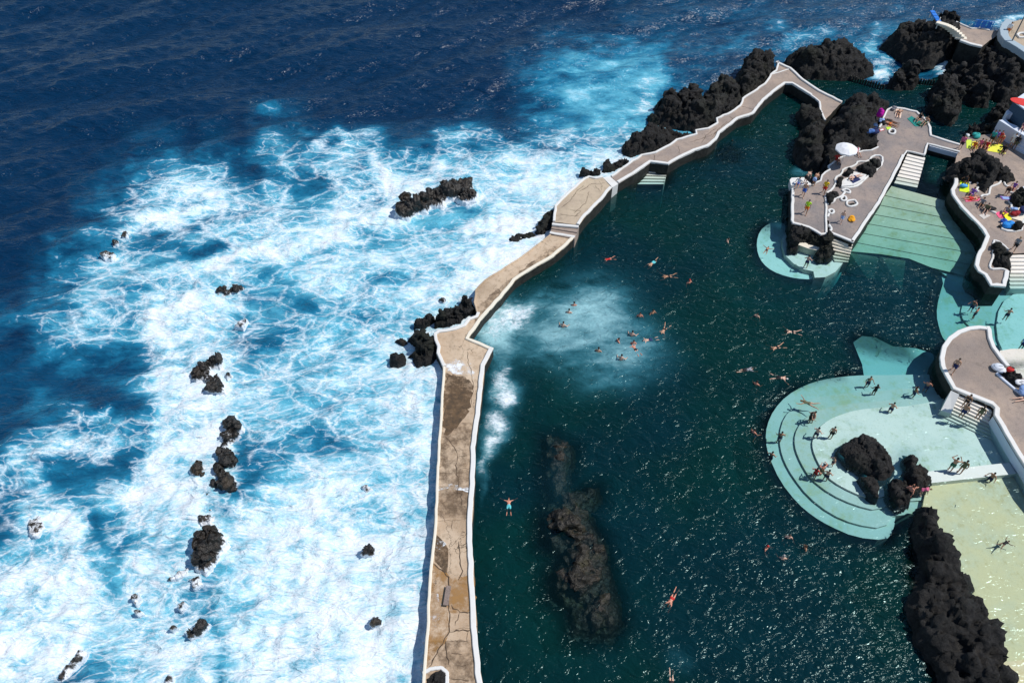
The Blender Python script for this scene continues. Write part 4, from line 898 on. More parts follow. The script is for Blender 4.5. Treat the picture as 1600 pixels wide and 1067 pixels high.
for pts, h, lb in [
 ([(1219,99),(1232,86),(1242,84),(1257,74),(1272,62),(1290,58),(1305,66),(1325,66),(1345,72),(1355,85),(1365,105),(1364,118),(1352,123),(1325,126),(1300,126),(1275,125),(1254,124),(1237,109)], 3.2, 'long humped rock behind the tip of the walkway'),
 ([(1380,66),(1390,50),(1410,32),(1420,21),(1435,12),(1452,17),(1460,27),(1470,37),(1480,55),(1497,65),(1492,85),(1468,99),(1450,107),(1432,107),(1412,94),(1390,79)], 5.0, 'highest black crag, at the top beside the cream stairs'),
 ([(1466,20),(1477,16),(1485,22),(1490,33),(1495,42),(1496,47),(1487,43),(1474,34)], 2.4, 'pointed rock behind the cream stairs'),
 ([(1385,138),(1397,121),(1412,101),(1422,93),(1435,103),(1437,127),(1425,141),(1405,142)], 2.6, 'leaning rock standing between the two picket weirs'),
 ([(1457,131),(1465,117),(1482,117),(1497,130),(1502,145),(1504,162),(1497,184),(1487,199),(1470,192),(1460,177),(1447,168),(1450,160),(1460,152)], 3.2, 'tall lumpy rock in the water right of the round terrace'),
 ([(1480,97),(1487,86),(1495,105),(1503,125),(1496,137),(1482,122)], 2.4, 'thin upright slab of rock below the cream stairs'),
 ([(1502,112),(1512,101),(1532,105),(1542,130),(1547,150),(1540,169),(1520,169),(1505,152)], 3.2, 'rounded boulder between the tall lumpy rock and the dark cliff'),
 ([(1510,92),(1532,74),(1548,63),(1558,58),(1575,77),(1610,98),(1610,152),(1582,164),(1560,162),(1547,149),(1543,125),(1530,107)], 4.0, 'dark cliff under the curved platform at the right edge'),
 ([(1542,182),(1552,166),(1570,161),(1580,172),(1572,186),(1560,192),(1550,196)], 2.0, 'dark rock left of the stepped parapet'),
 ([(1572,187),(1582,177),(1603,180),(1597,195),(1580,196)], 2.6, 'small rock held inside the bend of the parapet'),
 ([(1510,206),(1520,191),(1537,192),(1560,191),(1575,200),(1588,216),(1572,226),(1550,220),(1525,218),(1512,214)], 2.0, 'bank of rock behind the yellow mats'),
 ([(1481,271),(1492,250),(1510,235),(1530,231),(1545,242),(1560,250),(1575,257),(1590,272),(1588,283),(1572,289),(1557,283),(1545,295),(1537,306),(1527,298),(1526,288),(1505,283),(1491,279)], 2.6, 'large black mound in front of the yellow mats'),
 ([(1579,302),(1590,292),(1610,303),(1610,328),(1588,329),(1577,318)], 1.4, 'black rock at the right edge beside the bags'),
 ([(1576,361),(1581,346),(1590,342),(1596,347),(1596,361),(1587,363)], 1.0, 'small black cone of rock beside the blue bag'),
 ([(1549,419),(1547,417),(1553,401),(1552,379),(1558,379),(1574,391),(1571,400),(1578,412),(1577,426),(1562,421)], 1.2, 'black rock filling the white rimmed hollow near the terrace tip'),
 ([(1242,247),(1240,230),(1245,213),(1262,201),(1252,177),(1247,163),(1257,153),(1272,151),(1277,160),(1282,175),(1288,188),(1287,215),(1282,250),(1279,270),(1257,267),(1247,257)], 2.8, 'tall narrow rock rising from the pool at the end of the walkway'),
 ([(1280,257),(1285,215),(1287,188),(1302,177),(1315,161),(1310,151),(1327,143),(1342,134),(1350,143),(1370,143),(1392,156),(1396,163),(1385,173),(1377,190),(1369,207),(1371,217),(1371,230),(1360,236),(1335,241),(1308,251),(1294,262),(1283,274)], 3.4, 'great black rock mass behind the white parasol'),
 ([(1340,258),(1355,252),(1362,246),(1377,246),(1378,258),(1370,266),(1360,280),(1352,273),(1340,266)], 1.0, 'black rock in the white rimmed bed, nearest the bathing stairs'),
 ([(1317,273),(1325,262),(1335,267),(1332,276),(1322,278)], .9, 'round black rock left of the white sunbathing platform'),
 ([(1305,293),(1310,277),(1316,280),(1315,293)], .8, 'thin black rock at the near end of the white platform'),
 ([(1292,319),(1291,305),(1300,297),(1312,299),(1312,307),(1301,312),(1296,322)], .8, 'black rock beside the kerb between the terrace lobes'),
 ([(1236,354),(1262,359),(1282,370),(1293,370),(1301,378),(1303,392),(1295,403),(1280,403),(1276,396),(1282,385),(1270,378),(1250,376),(1246,386),(1236,386),(1234,365)], 1.3, 'black arch of rock under the west lobe above the small round pool'),
 ([(1314,702),(1322,690),(1333,679),(1352,675),(1366,682),(1381,698),(1393,715),(1398,731),(1395,743),(1380,749),(1362,746),(1345,736),(1325,719)], 1.05, 'brown black boulder in the middle of the stepped round pool'),
 ([(1414,742),(1419,728),(1416,711),(1421,704),(1430,708),(1435,716),(1432,725),(1447,730),(1455,751),(1447,766),(1427,768),(1419,756)], 1.05, 'knobbly rock at the left end of the white weir'),
 ([(1390,752),(1402,745),(1416,751),(1425,769),(1421,786),(1405,791),(1393,776)], .7, 'low dark rock left of the two people by the weir'),
 ([(1345,742),(1365,744),(1375,760),(1372,778),(1362,772)], .35, 'low wet rock below the boulder in the round pool'),
 ([(1438,792),(1449,782),(1466,791),(1474,807),(1470,820),(1487,831),(1490,848),(1505,872),(1505,887),(1522,896),(1524,910),(1519,920),(1536,934),(1540,948),(1559,985),(1567,1010),(1565,1030),(1560,1047),(1582,1061),(1590,1085),(1472,1085),(1456,1037),(1432,1003),(1420,951),(1425,927),(1439,906),(1442,865),(1432,831)], 2.2, 'long black lava ridge dividing the dark pool from the sandy pool'),
]:
    z0 = .9 if h <= 1.01 and 'pool' not in lb and 'dark' not in lb and 'low' not in lb else 0.0
    if 'mound' in lb or 'beside the bags' in lb or 'hollow' in lb: z0 = .7
    rock(pts, h, lb, group=G3, z0=z0, lump=.6 if ('boulder in the middle' in lb or 'white weir' in lb) else 1.0)
rock([(667,1060),(676,1050),(690,1048),(697,1054),(694,1075),(682,1092),(668,1090)], .25, 'dark rock inside the white ring on the bottom of sea wall', group=G3, z0=1.06)
for pts in ([(1316,299),(1322,298),(1326,300),(1322,301)], [(1316,310),(1320,309),(1320,313),(1317,314)], [(1325,319),(1333,317),(1339,320),(1330,322)], [(1296,331),(1300,330),(1301,332),(1298,334)], [(1391,206),(1395,204),(1397,207),(1393,209)]):
    bm = bmesh.new(); prism(bm, PL(pts, ZT + .05), ZT - .1); link('planter_soil', bm_mesh('planter_soil', bm), M['rock'], ter)
rock([(1578,584),(1574,573),(1584,570),(1591,577),(1594,590),(1586,602),(1574,592),(1568,580)], .9, 'dark lava stones in the bed on the rounded terrace', group=G3, z0=.85)
def sub_rock(pts, h, lb, s):
    o = rock(pts, h, lb, 'wet_rock', G3, z0=-1.66, seed=s, steep=.9, flat=.2); return o
sub_rock([(847,684),(870,680),(897,700),(893,730),(886,770),(905,765),(935,760),(938,782),(918,800),(943,844),(952,892),(965,934),(972,975),(956,998),(925,998),(894,991),(886,954),(860,934),(858,906),(872,872),(846,851),(844,817),(858,782),(851,741)], 2.3, 'long brown reef just under the dark pool water', 12)
sub_rock([(1120,235),(1140,230),(1155,240),(1150,250),(1128,250)], 1.9, 'submerged dark rock in the upper pool', 5)
sub_rock([(1076,238),(1095,232),(1110,238),(1098,248),(1080,248)], 1.8, 'submerged dark rock at the foot of the walkway kerb', 8)
# ================================================================ people
def capsule(bm, a, b, r0, r1, seg=10):
    """tapered limb with round ends"""
    a, b = Vector(a), Vector(b); d = b - a; L = d.length
    q = (d if L > 1e-6 else Vector((0, 0, 1))).to_track_quat('Z', 'Y'); rings = []
    prof = [(-r0 * math.cos(t), r0 * math.sin(t)) for t in (R(20), R(50), R(90))] + [(L + r1 * math.sin(t), r1 * math.cos(t)) for t in (R(0), R(40), R(70))]
    for z, r in prof: rings.append([bm.verts.new(a + q @ Vector((r * math.cos(k * 2 * math.pi / seg), r * math.sin(k * 2 * math.pi / seg), z))) for k in range(seg)])
    for A, B in zip(rings, rings[1:]):
        for k in range(seg): bm.faces.new((A[k], A[(k+1) % seg], B[(k+1) % seg], B[k]))
    bm.faces.new(list(reversed(rings[0]))); bm.faces.new(rings[-1])
def ball(bm, c, rx, ry, rz, rot=None):
    m = Matrix.Translation(Vector(c)) @ (rot or Matrix.Identity(4)) @ Matrix.Diagonal((rx, ry, rz, 1))
    bmesh.ops.create_icosphere(bm, subdivisions=2, radius=1, matrix=m)
def fuse(name, bm, voxel):
    """weld overlapping forms into one continuous skin"""
    me = bpy.data.meshes.new(name + '_raw'); bmesh.ops.recalc_face_normals(bm, faces=bm.faces); bm.to_mesh(me); bm.free()
    o = bpy.data.objects.new(name + '_raw', me); COL.objects.link(o)
    m = o.modifiers.new('r', 'REMESH'); m.mode = 'VOXEL'; m.voxel_size = voxel
    s = o.modifiers.new('s', 'SMOOTH'); s.factor = .5; s.iterations = 2
    dg = bpy.context.evaluated_depsgraph_get(); out = bpy.data.meshes.new_from_object(o.evaluated_get(dg)); out.name = name
    bpy.data.objects.remove(o); bpy.data.meshes.remove(me)
    out.polygons.foreach_set('use_smooth', np.ones(len(out.polygons), bool)); return out

def joints(pose):
    """joint positions of a 1.74 m figure, feet at z = 0, facing +Y; returns dict and a final transform"""
    J = dict(hip=(0, 0, .93), chest=(0, 0, 1.28), neck=(0, .0, 1.45), head=(0, .025, 1.62), face=(0, 1, 0))
    def sidej(s, el, wr, kn, an, toe, hand):
        J[s] = dict(el=el, wr=wr, kn=kn, an=an, toe=toe, hand=hand)
    X = Matrix.Identity(4)
    if pose == 'stand':
        for s in (-1, 1): sidej(s, (s*.25, -.03, 1.13), (s*.25, .06, .88), (s*.10, .02, .50), (s*.11, -.02, .08), (s*.14, .13, .03), (s*.02, .10, -.99))
    elif pose == 'hands_up':
        for s in (-1, 1): sidej(s, (s*.36, .08, 1.42), (s*.20, .20, 1.60), (s*.10, .02, .50), (s*.11, -.02, .08), (s*.14, .13, .03), (-s*.6, .5, .5))
    elif pose == 'walk':
        sidej(-1, (-.25, -.10, 1.15), (-.24, -.02, .92), (-.10, .19, .53), (-.10, .24, .10), (-.11, .40, .06), (0, .3, -.95))
        sidej(1, (.25, .06, 1.14), (.23, .24, .98), (.10, .0, .50), (.10, -.28, .13), (.11, -.16, .03), (0, .5, -.85))
    elif pose == 'sit':
        J.update(hip=(0, 0, .11), chest=(0, -.06, .46), neck=(0, -.05, .63), head=(0, .0, .80))
        sidej(-1, (-.29, -.16, .36), (-.27, .02, .20), (-.13, .44, .32), (-.14, .78, .07), (-.16, .92, .15), (0, .6, -.8))
        sidej(1, (.30, -.20, .34), (.30, -.26, .08), (.12, .42, .40), (.14, .70, .07), (.15, .86, .04), (.2, -.6, -.5))
    elif pose == 'wade':
        for s in (-1, 1): sidej(s, (s*.34, .02, 1.17), (s*.38, .22, 1.06), (s*.12, .04, .50), (s*.14, -.03, .08), (s*.17, .12, .03), (s*.3, .9, -.2))
    elif pose == 'tread':
        for s in (-1, 1): sidej(s, (s*.33, .08, 1.18), (s*.40, .28, 1.16), (s*.17, .26, .62), (s*.22, .02, .28), (s*.25, .08, .16), (s*.5, .8, .1))
        J['head'] = (0, .05, 1.63)
    elif pose == 'bend':
        J.update(hip=(0, -.05, .90), chest=(0, .22, 1.14), neck=(0, .36, 1.22), head=(0, .50, 1.27))
        for s in (-1, 1): sidej(s, (s*.22, .34, .92), (s*.16, .44, .70), (s*.10, .03, .48), (s*.11, -.03, .08), (s*.13, .13, .03), (0, .3, -.9))
    elif pose in ('swim', 'glide', 'star'):
        if pose == 'swim':
            sidej(-1, (-.36, .05, 1.60), (-.44, .02, 1.86), (-.16, .06, .52), (-.30, -.02, .14), (-.34, .02, .00), (-.3, 0, .95))
            sidej(1, (.40, .05, 1.52), (.58, .02, 1.70), (.17, .03, .52), (.33, -.06, .16), (.38, -.03, .02), (.7, 0, .7))
        elif pose == 'glide':
            sidej(-1, (-.24, .03, 1.68), (-.20, .05, 1.93), (-.10, .02, .50), (-.12, .06, .09), (-.13, .03, -.08), (0, 0, 1))
            sidej(1, (.30, .03, 1.62), (.28, .10, 1.88), (.10, .05, .50), (.13, -.05, .10), (.14, -.06, -.07), (0, .1, 1))
        else:
            for s in (-1, 1): sidej(s, (s*.42, .02, 1.50), (s*.62, .05, 1.64), (s*.15, .10, .54), (s*.17, -.05, .18), (s*.19, -.03, .04), (s*.8, .1, .5))
        X = Matrix.Rotation(R(-90), 4, 'X') @ Matrix.Translation((0, 0, -.95))
    elif pose in ('lie', 'prone'):
        sidej(-1, (-.30, .0, 1.20), (-.33, .02, .95), (-.11, .0, .50), (-.14, .0, .09), (-.19, .06, -.04), (0, 0, -1))
        sidej(1, (.38, .02, 1.50), (.22, .03, 1.70), (.12, .05, .50), (.13, .0, .09), (.18, .05, -.04), (-.9, 0, .4))
        X = Matrix.Rotation(R(90 if pose == 'lie' else -90), 4, 'X') @ Matrix.Translation((0, .12 if pose == 'lie' else -.13, -.95))
    return J, X

def limb(bm, pts, seg=10):
    for (a, ra), (b, rb) in zip(pts, pts[1:]): capsule(bm, a, b, ra, rb, seg)
def hand(bm, wr, d, up, s):
    wr, d = Vector(wr), Vector(d).normalized(); side = d.cross(Vector(up)).normalized()
    up = side.cross(d)
    pc = wr + d * .05
    for k in (-1, 0, 1): capsule(bm, wr + side * k * .012, pc + d * .035 + side * k * .024, .018, .016, 6)
    for k, L in zip((-1.5, -.5, .5, 1.5), (.062, .078, .082, .070)):
        r = pc + d * .035 + side * k * .018; m = r + d * L * .55 + side * k * .004 - up * .008
        capsule(bm, r, m, .0095, .009, 6); capsule(bm, m, m + d * L * .45 - up * .018, .009, .0075, 6)
    th = wr + d * .025 + side * s * .02; t1 = th + d * .035 + side * s * .034
    capsule(bm, th, t1, .013, .011, 6); capsule(bm, t1, t1 + d * .03 + side * s * .008 - up * .006, .011, .009, 6)
POSE = {}
def build_pose(pose):
    J, X = joints(pose); V = lambda k: Vector(J[k])
    hip, chest, neck, head = V('hip'), V('chest'), V('neck'), V('head')
    ax = (chest - hip).normalized(); sx = Vector((1, 0, 0)); fw = sx.cross(ax) * -1
    waist = hip.lerp(chest, .45)
    def torso(bm, e=0.0, lo=True, hi=True):
        if lo:
            capsule(bm, hip - sx * .075, hip + sx * .075, .105 + e, .105 + e, 12); capsule(bm, hip, waist, .112 + e, .095 + e, 12)
            if not hi: return
        capsule(bm, waist - sx * .055, waist + sx * .055, .092 + e, .092 + e, 12); capsule(bm, waist, chest, .095 + e, .115 + e, 12)
        capsule(bm, chest - sx * .075, chest + sx * .075, .108 + e, .108 + e, 12)
        sh = chest.lerp(neck, .72); capsule(bm, sh - sx * .145, sh + sx * .145, .062 + e, .062 + e, 12); capsule(bm, chest, sh, .105 + e, .075 + e, 12)
    sh = chest.lerp(neck, .70)
    bm = bmesh.new(); torso(bm)
    up = (head - neck).normalized(); fwd = (up.cross(sx)).normalized() * -1
    fwd = Vector((fwd.x, fwd.y, fwd.z)) if fwd.dot(fw) >= 0 else -fwd
    capsule(bm, neck - up * .04, neck + up * .10, .060, .055)
    rot = Matrix((sx.to_4d(), fwd.to_4d(), up.to_4d(), (0, 0, 0, 1))).transposed(); rot[3][0:4] = (0, 0, 0, 1); rot[0][3] = rot[1][3] = rot[2][3] = 0
    ball(bm, head + up * .02 - fwd * .008, .077, .094, .112, rot); ball(bm, head + fwd * .035 - up * .055, .055, .052, .062, rot)
    ball(bm, head + fwd * .098 - up * .012, .014, .020, .026, rot)                            # nose
    capsule(bm, head + fwd * .074 - up * .062 - sx * .018, head + fwd * .074 - up * .062 + sx * .018, .012, .012, 6)   # lips
    for s in (-1, 1):
        ball(bm, head + sx * s * .080 - up * .01, .012, .024, .034, rot); ball(bm, head + fwd * .072 + sx * s * .03 + up * .012, .016, .014, .012, rot)
        j = J[s]; S0 = sh + sx * s * .175; el, wr = Vector(j['el']), Vector(j['wr'])
        limb(bm, [(S0, .058), (S0.lerp(el, .4), .049), (el, .040)]); limb(bm, [(el, .040), (el.lerp(wr, .3), .042), (wr, .027)])
        hand(bm, wr, j['hand'], fw, -s)
        H0 = hip + sx * s * .092 - ax * .03; kn, an, toe = Vector(j['kn']), Vector(j['an']), Vector(j['toe'])
        limb(bm, [(H0, .092), (H0.lerp(kn, .4), .078), (kn, .054)]); limb(bm, [(kn, .054), (kn.lerp(an, .32) - (toe - an).normalized() * .012, .055), (an, .036)])
        d = (toe - an); capsule(bm, an - d * .2, toe, .036, .030); capsule(bm, an - d * .28, an, .034, .036)
    out = {}
    fin = lambda me: (me.transform(X), me)[1]
    out['body'] = fin(fuse('body', bm, .0105))
    def legwear(f, e):
        bm = bmesh.new(); capsule(bm, hip - sx * .075, hip + sx * .075, .105 + e, .105 + e, 12); capsule(bm, hip, hip.lerp(chest, .28), .113 + e, .102 + e, 12)
        for s in (-1, 1):
            H0 = hip + sx * s * .092 - ax * .03; kn = Vector(J[s]['kn']); capsule(bm, H0, H0.lerp(kn, f), .095 + e, .083 + e * 1.6, 12)
        return bm
    out['trunks'] = fin(fuse('trunks', legwear(.55, .014), .014)); out['briefs'] = fin(fuse('briefs', legwear(.12, .006), .012))
    bm = bmesh.new(); capsule(bm, chest - sx * .08, chest + sx * .08, .114, .114, 12)
    for s in (-1, 1): ball(bm, chest + fw * .075 + sx * s * .07, .062, .055, .058)
    out['top'] = fin(fuse('bikini_top', bm, .012))
    bm = bmesh.new(); torso(bm, .014)
    for s in (-1, 1):
        S0 = sh + sx * s * .175; el = Vector(J[s]['el']); capsule(bm, S0, S0.lerp(el, .7), .070, .060, 10)
    out['shirt'] = fin(fuse('shirt', bm, .014))
    bm = bmesh.new(); torso(bm, .007); 
    bm2 = legwear(.12, .006); tmp = bpy.data.meshes.new('t'); bm2.to_mesh(tmp); bm2.free(); bm.from_mesh(tmp); bpy.data.meshes.remove(tmp)
    out['suit'] = fin(fuse('swimsuit', bm, .012))
    bm = bmesh.new(); ball(bm, head + up * .040 - fwd * .022, .088, .094, .104, rot); out['short'] = fin(fuse('hair', bm, .012))
    bm = bmesh.new(); ball(bm, head + up * .034 - fwd * .024, .092, .098, .108, rot); capsule(bm, head - fwd * .075, neck - fwd * .10 - up * .07, .066, .045)
    out['long'] = fin(fuse('hair', bm, .012))
    bm = bmesh.new(); ball(bm, head + up * .045 - fwd * .012, .092, .104, .092, rot); capsule(bm, head + up * .055 + fwd * .03, head + up * .05 + fwd * .15, .05, .04); out['cap'] = fin(fuse('cap', bm, .012))
    return out
CM = {}
def cmat(name, col, rough=.75):
    if name not in CM: CM[name] = mat_plain(name, col, rough, .12, 6)
    return CM[name]
SKIN = [cmat('skin_fair', (.66, .41, .30), .5), cmat('skin_tan', (.53, .30, .19), .5), cmat('skin_olive', (.42, .22, .13), .5), cmat('skin_brown', (.20, .10, .06), .5), cmat('skin_sunburnt', (.62, .27, .18), .5)]
HAIR = dict(black=(.012, .010, .009), brown=(.045, .026, .016), blond=(.30, .20, .09), grey=(.35, .33, .31), white=(.75, .74, .72), red=(.5, .03, .02))
CLO = dict(navy=(.015, .025, .10), blue=(.05, .14, .50), black=(.012, .012, .014), red=(.55, .03, .025), neon=(.55, .90, .03), yellow=(.85, .55, .02), teal=(.03, .36, .34), aqua=(.12, .55, .58),
           white=(.80, .80, .80), grey=(.25, .25, .27), pink=(.75, .16, .28), orange=(.75, .18, .02), purple=(.25, .12, .45), green=(.03, .13, .08), khaki=(.13, .13, .07), lightblue=(.30, .45, .75))
GW = 'swimmers in the tidal pool'; GS = 'people on the terraces'
def person(label, px, py, z, pose, head=(0, -1), skin=1, hair='black', style='short', low='trunks', lowc='navy', top=None, topc='black', group=GW, anchor=0.0, sc=1.0):
    """feet (or body centre) at a picture point; head = picture direction the figure faces or swims to"""
    if pose not in POSE: POSE[pose] = build_pose(pose)
    m = POSE[pose]; base = P(px, py, z + anchor); q = P(px + head[0], py + head[1], z + anchor) - base
    e = empty('person', (base.x, base.y, z)); e.rotation_euler = (0, 0, math.atan2(q.y, q.x) - R(90)); e.scale = (sc, sc, sc)
    tag(e, label, 'person', group)
    def part(nm, me, mat):
        o = bpy.data.objects.new(nm, me); COL.objects.link(o); o.parent = e
        if not me.materials: me.materials.append(mat)
        o.material_slots[0].link = 'OBJECT'; o.material_slots[0].material = mat; return o
    part('body', m['body'], SKIN[skin])
    part('cap' if style == 'cap' else 'hair', m[style], cmat('hair_' + hair, HAIR[hair], .6))
    if low: part({'trunks': 'swim_trunks', 'briefs': 'swim_briefs', 'suit': 'swimsuit'}[low], m[low], cmat('cloth_' + lowc, CLO[lowc]))
    if top: part({'top': 'bikini_top', 'shirt': 'shirt'}[top], m[top], cmat('cloth_' + topc, CLO[topc]))
    return e
W = -.02
def swim(label, px, py, head, **k):
    k['sc'] = k.get('sc', 1) * .88
    return person(label, px, py, k.pop('z', W), k.pop('pose', 'swim'), head, **k)
def tread(label, px, py, head=(0, -1), **k): return person(label, px, py, -1.33 + k.pop('up', 0), 'tread', head, anchor=1.33 + .1, **k)
def wade(label, px, py, depth, head=(0, -1), **k):
    k['sc'] = k.get('sc', 1) * .9; depth = depth * 1.0
    return person(label, px, py, -depth, k.pop('pose', 'wade'), head, anchor=depth + .1, **k)
def stand(label, px, py, z, head=(0, -1), **k): return person(label, px, py, z, k.pop('pose', 'stand'), head, group=GS, **k)

swim('swimmer in aqua trunks floating spread out beside the sea wall', 795, 790, (0, -20), pose='star', skin=4, lowc='aqua', hair='brown')
swim('sunburnt swimmer heading down left in open dark water', 1050, 935, (-14, 26), pose='glide', skin=4, low='briefs', lowc='red', hair='brown', style='long')
swim('pale swimmer cut off by the bottom edge of the picture', 1049, 1066, (0, 20), pose='glide', skin=0, low='briefs', lowc='black')
swim('swimmer with dark trunks and grey back, swimming right, leftmost of a pair', 1166, 578, (20, -3), pose='glide', skin=0, lowc='black', top='shirt', topc='grey')
swim('white haired swimmer in black trunks with arms spread, swimming right', 1218, 590, (20, 3), skin=0, lowc='black', hair='white')
swim('swimmer on the left course farthest up the group of four', 1238, 519, (-20, -2), skin=0, low='briefs', lowc='black', style='long')
swim('swimmer on the left course just above the pair swimming right', 1214, 543, (-20, 5), skin=1, low='briefs', lowc='black', style='long', hair='brown')
tread('pale bather treading water alone above the four swimmers', 1183, 493, (-5, 8), skin=0)
tread('reddish bather with head and shoulders out below the pair of swimmers', 1182, 599, (4, -6), skin=4)
tread('bather treading water just outside the round pool edge', 1178, 674, (8, -6), skin=4)
swim('small figure in a dark red suit swimming left near the churned patch', 952, 405, (-18, 3), skin=4, low='suit', lowc='red', sc=.8)
swim('swimmer in aqua trunks heading down left in the upper pool', 1020, 411, (-14, 10), skin=1, lowc='aqua', pose='glide')
swim('dark tanned swimmer with spread legs in the upper pool', 1045, 432, (-18, 1), skin=2, low='briefs', lowc='black')
tread('bather with red hair and arms out in the upper pool', 1077, 440, (6, 8), skin=4, hair='red')
tread('lone dark haired bather farthest right in the upper pool', 1137, 376, (6, 0), skin=0)
for lb, px, py, hd, sk, up in [('bather at the top left of the churned patch, upper one', 897, 476, (0, -8), 4, 0), ('bather with pale shoulders close below the uppermost one', 889, 487, (2, -8), 0, .05),
    ('pale backed bather at the left rim of the churned patch', 880, 507, (3, -8), 0, .2), ('sunburnt bather at the upper right of the churned patch, left one', 1000, 492, (0, 8), 4, .05), ('tanned bather at the upper right of the churned patch, right one', 1020, 487, (4, 5), 2, .1),
    ('pale bather near the middle right of the churned patch', 988, 521, (3, -8), 0, .2), ('reddish bather left of the pair in the churned patch', 966, 532, (8, -2), 4, 0), ('bather facing the one with spread arms', 990, 535, (0, 6), 4, 0),
    ('bather alone at the lower middle of the churned patch', 935, 547, (3, -8), 1, .05), ('broad pale backed bather lowest in the churned patch', 971, 558, (3, -8), 0, .25)]:
    tread(lb, px, py, hd, skin=sk, up=up)
swim('swimmer with bent arm at the right rim of the churned patch', 1038, 515, (-6, 8), skin=1, pose='swim', low='briefs', lowc='black')
swim('swimmer in dark blue trunks sprawling left in the churned patch', 1015, 531, (-14, 2), skin=0, pose='star', lowc='navy')
swim('swimmer with both arms spread wide in the churned patch', 993, 546, (-6, -8), skin=4, pose='star', low='briefs', lowc='black')
swim('pale swimmer almost hidden in the milky water', 863, 540, (-2, 10), skin=0, z=-.16, pose='glide')
tread('bather with red hair at the left of four in a circle', 1198, 855, (6, 4), skin=4, hair='red'); tread('bather at the top of four in a circle', 1233, 838, (0, 8), skin=0, hair='brown')
tread('tanned bather at the right of four in a circle', 1259, 855, (-8, 0), skin=2, hair='brown', style='long'); tread('bather with light hair at the bottom of four in a circle', 1224, 871, (0, -8), skin=0, hair='grey')
for lb, px, py, dp, hd, sk, kw in [
    ('bather low in the water at the top of the stepped pool', 1361, 590, 1.3, (3, 8), 1, {}), ('tanned woman below the one at the top of the stepped pool', 1371, 604, 1.2, (-3, -8), 2, dict(style='long', low='suit', lowc='black')),
    ('tanned bather left of the pair near the rounded terrace', 1433, 607, 1.2, (8, 0), 2, dict(style='long')), ('pale red backed bather closest to the rounded terrace', 1452, 599, 1.15, (2, -8), 4, {}),
    ('bather alone on the pale floor of the stepped pool', 1395, 635, .95, (5, -8), 1, {}), ('woman in black embracing another on the second step, left one', 1268, 649, 1.05, (6, 0), 1, dict(style='long', low='suit', lowc='black')),
    ('man embracing a woman on the second step, right one', 1273, 648, 1.0, (-6, 0), 1, {}), ('brown bather on the outer step of the round pool, left side', 1222, 677, 1.25, (0, -8), 2, {}),
    ('bather with one arm up beside the inner step edge', 1278, 674, .95, (6, -6), 0, {}), ('tall pale man in dark trunks standing on the inner floor', 1301, 676, .66, (3, -8), 1, dict(pose='stand', lowc='black')),
    ('pale bather at the very left edge of the outer step', 1207, 708, 1.25, (4, -8), 1, {}), ('sunburnt bather left of the two by the inner step', 1276, 736, 1.0, (4, -6), 4, dict(style='long', low='suit', lowc='red')),
    ('tall sunburnt bather right of the two by the inner step', 1286, 732, .85, (-4, -6), 4, dict(pose='hands_up', low='trunks', lowc='khaki')), ('small bather right below the two sunburnt ones', 1294, 740, .95, (3, -6), 1, {}),
    ('child with an arm stretched left near the middle boulder', 1304, 719, .75, (-8, 0), 1, dict(sc=.8)),
    ('bather in the shallow water by the right hand terrace, upper one', 1525, 471, 1.3, (-6, 4), 4, {}), ('bather in the shallow water by the right hand terrace, lower one', 1529, 483, 1.25, (-6, -4), 4, {}),
    ('bather alone in the pale water at the right edge', 1577, 488, .95, (0, -8), 1, {}), ('person in blue wading at the very right edge', 1599, 538, .6, (6, -8), 2, dict(pose='stand', top='shirt', topc='blue')),
    ('dark haired wader beside the right end of the white weir', 1551, 744, .95, (-5, 4), 2, {}), ('bather in the middle of the small round pool', 1262, 408, .75, (3, -6), 0, {})]:
    wade(lb, px, py, dp, hd, skin=sk, **kw)
swim('tanned swimmer on the outer step of the small round pool', 1198, 391, (8, -14), skin=2, low='briefs', lowc='black', pose='star', sc=.85)
swim('woman swimming left over the steps of the round pool', 1264, 630, (-18, -6), skin=1, low='suit', lowc='khaki', hair='blond', style='long')
swim('dark swimmer alone in the sandy pool', 1569, 849, (8, -4), skin=3, low='suit', lowc='black', sc=.75)
stand('man in dark green trunks on the white weir with hands at his head', 1483, 735, -.12, (3, -8), pose='hands_up', skin=1, lowc='green')
stand('tanned person in khaki on the white weir beside the man in green', 1498, 739, -.12, (3, -8), skin=2, low='suit', lowc='khaki')
stand('person in dark blue trunks sitting down against the weir rock', 1421, 768, .35, (5, -4), pose='sit', skin=4, lowc='black', hair='brown')
stand('pink skinned person crouching right of the weir rock', 1437, 773, .05, (8, 2), pose='bend', skin=0, low='suit', lowc='pink', hair='blond', sc=.8)
stand('woman with long hair near the top of the bathing stairs', 1504, 637, .55, (-6, 8), skin=2, style='long', low='briefs', lowc='black', top='top', topc='black')
stand('person in dark trunks on the lower bathing stairs, left', 1500, 652, .12, (5, -8), skin=2, lowc='navy')
stand('woman in an olive top on the bathing stairs, right', 1525, 655, .25, (5, -8), skin=2, low='suit', lowc='khaki', style='long', hair='brown')
stand('man in blue trunks walking across the rounded terrace', 1487, 581, ZL, (-4, 8), skin=1, lowc='navy', pose='walk')
stand('barefoot walker in a neon yellow shirt on the west lobe', 1258, 334, ZT, (-4, 12), skin=2, top='shirt', topc='neon', low='trunks', lowc='orange', pose='walk')
stand('attendant in yellow shirt and red shorts on the west lobe', 1286, 303, ZT, (-4, 10), skin=2, top='shirt', topc='yellow', low='trunks', lowc='red', pose='walk')
stand('bare chested man in blue shorts by the white corner block', 1254, 307, ZT, (-4, 10), skin=1, lowc='blue', pose='walk')
stand('person in white shirt and blue shorts sitting on the white corner block', 1247, 288, ZT + .42, (-4, 8), skin=1, top='shirt', topc='white', low='trunks', lowc='blue', pose='sit')
stand('man leaning over beside the white corner block', 1257, 287, ZT + .42, (6, -3), skin=0, pose='bend', lowc='black')
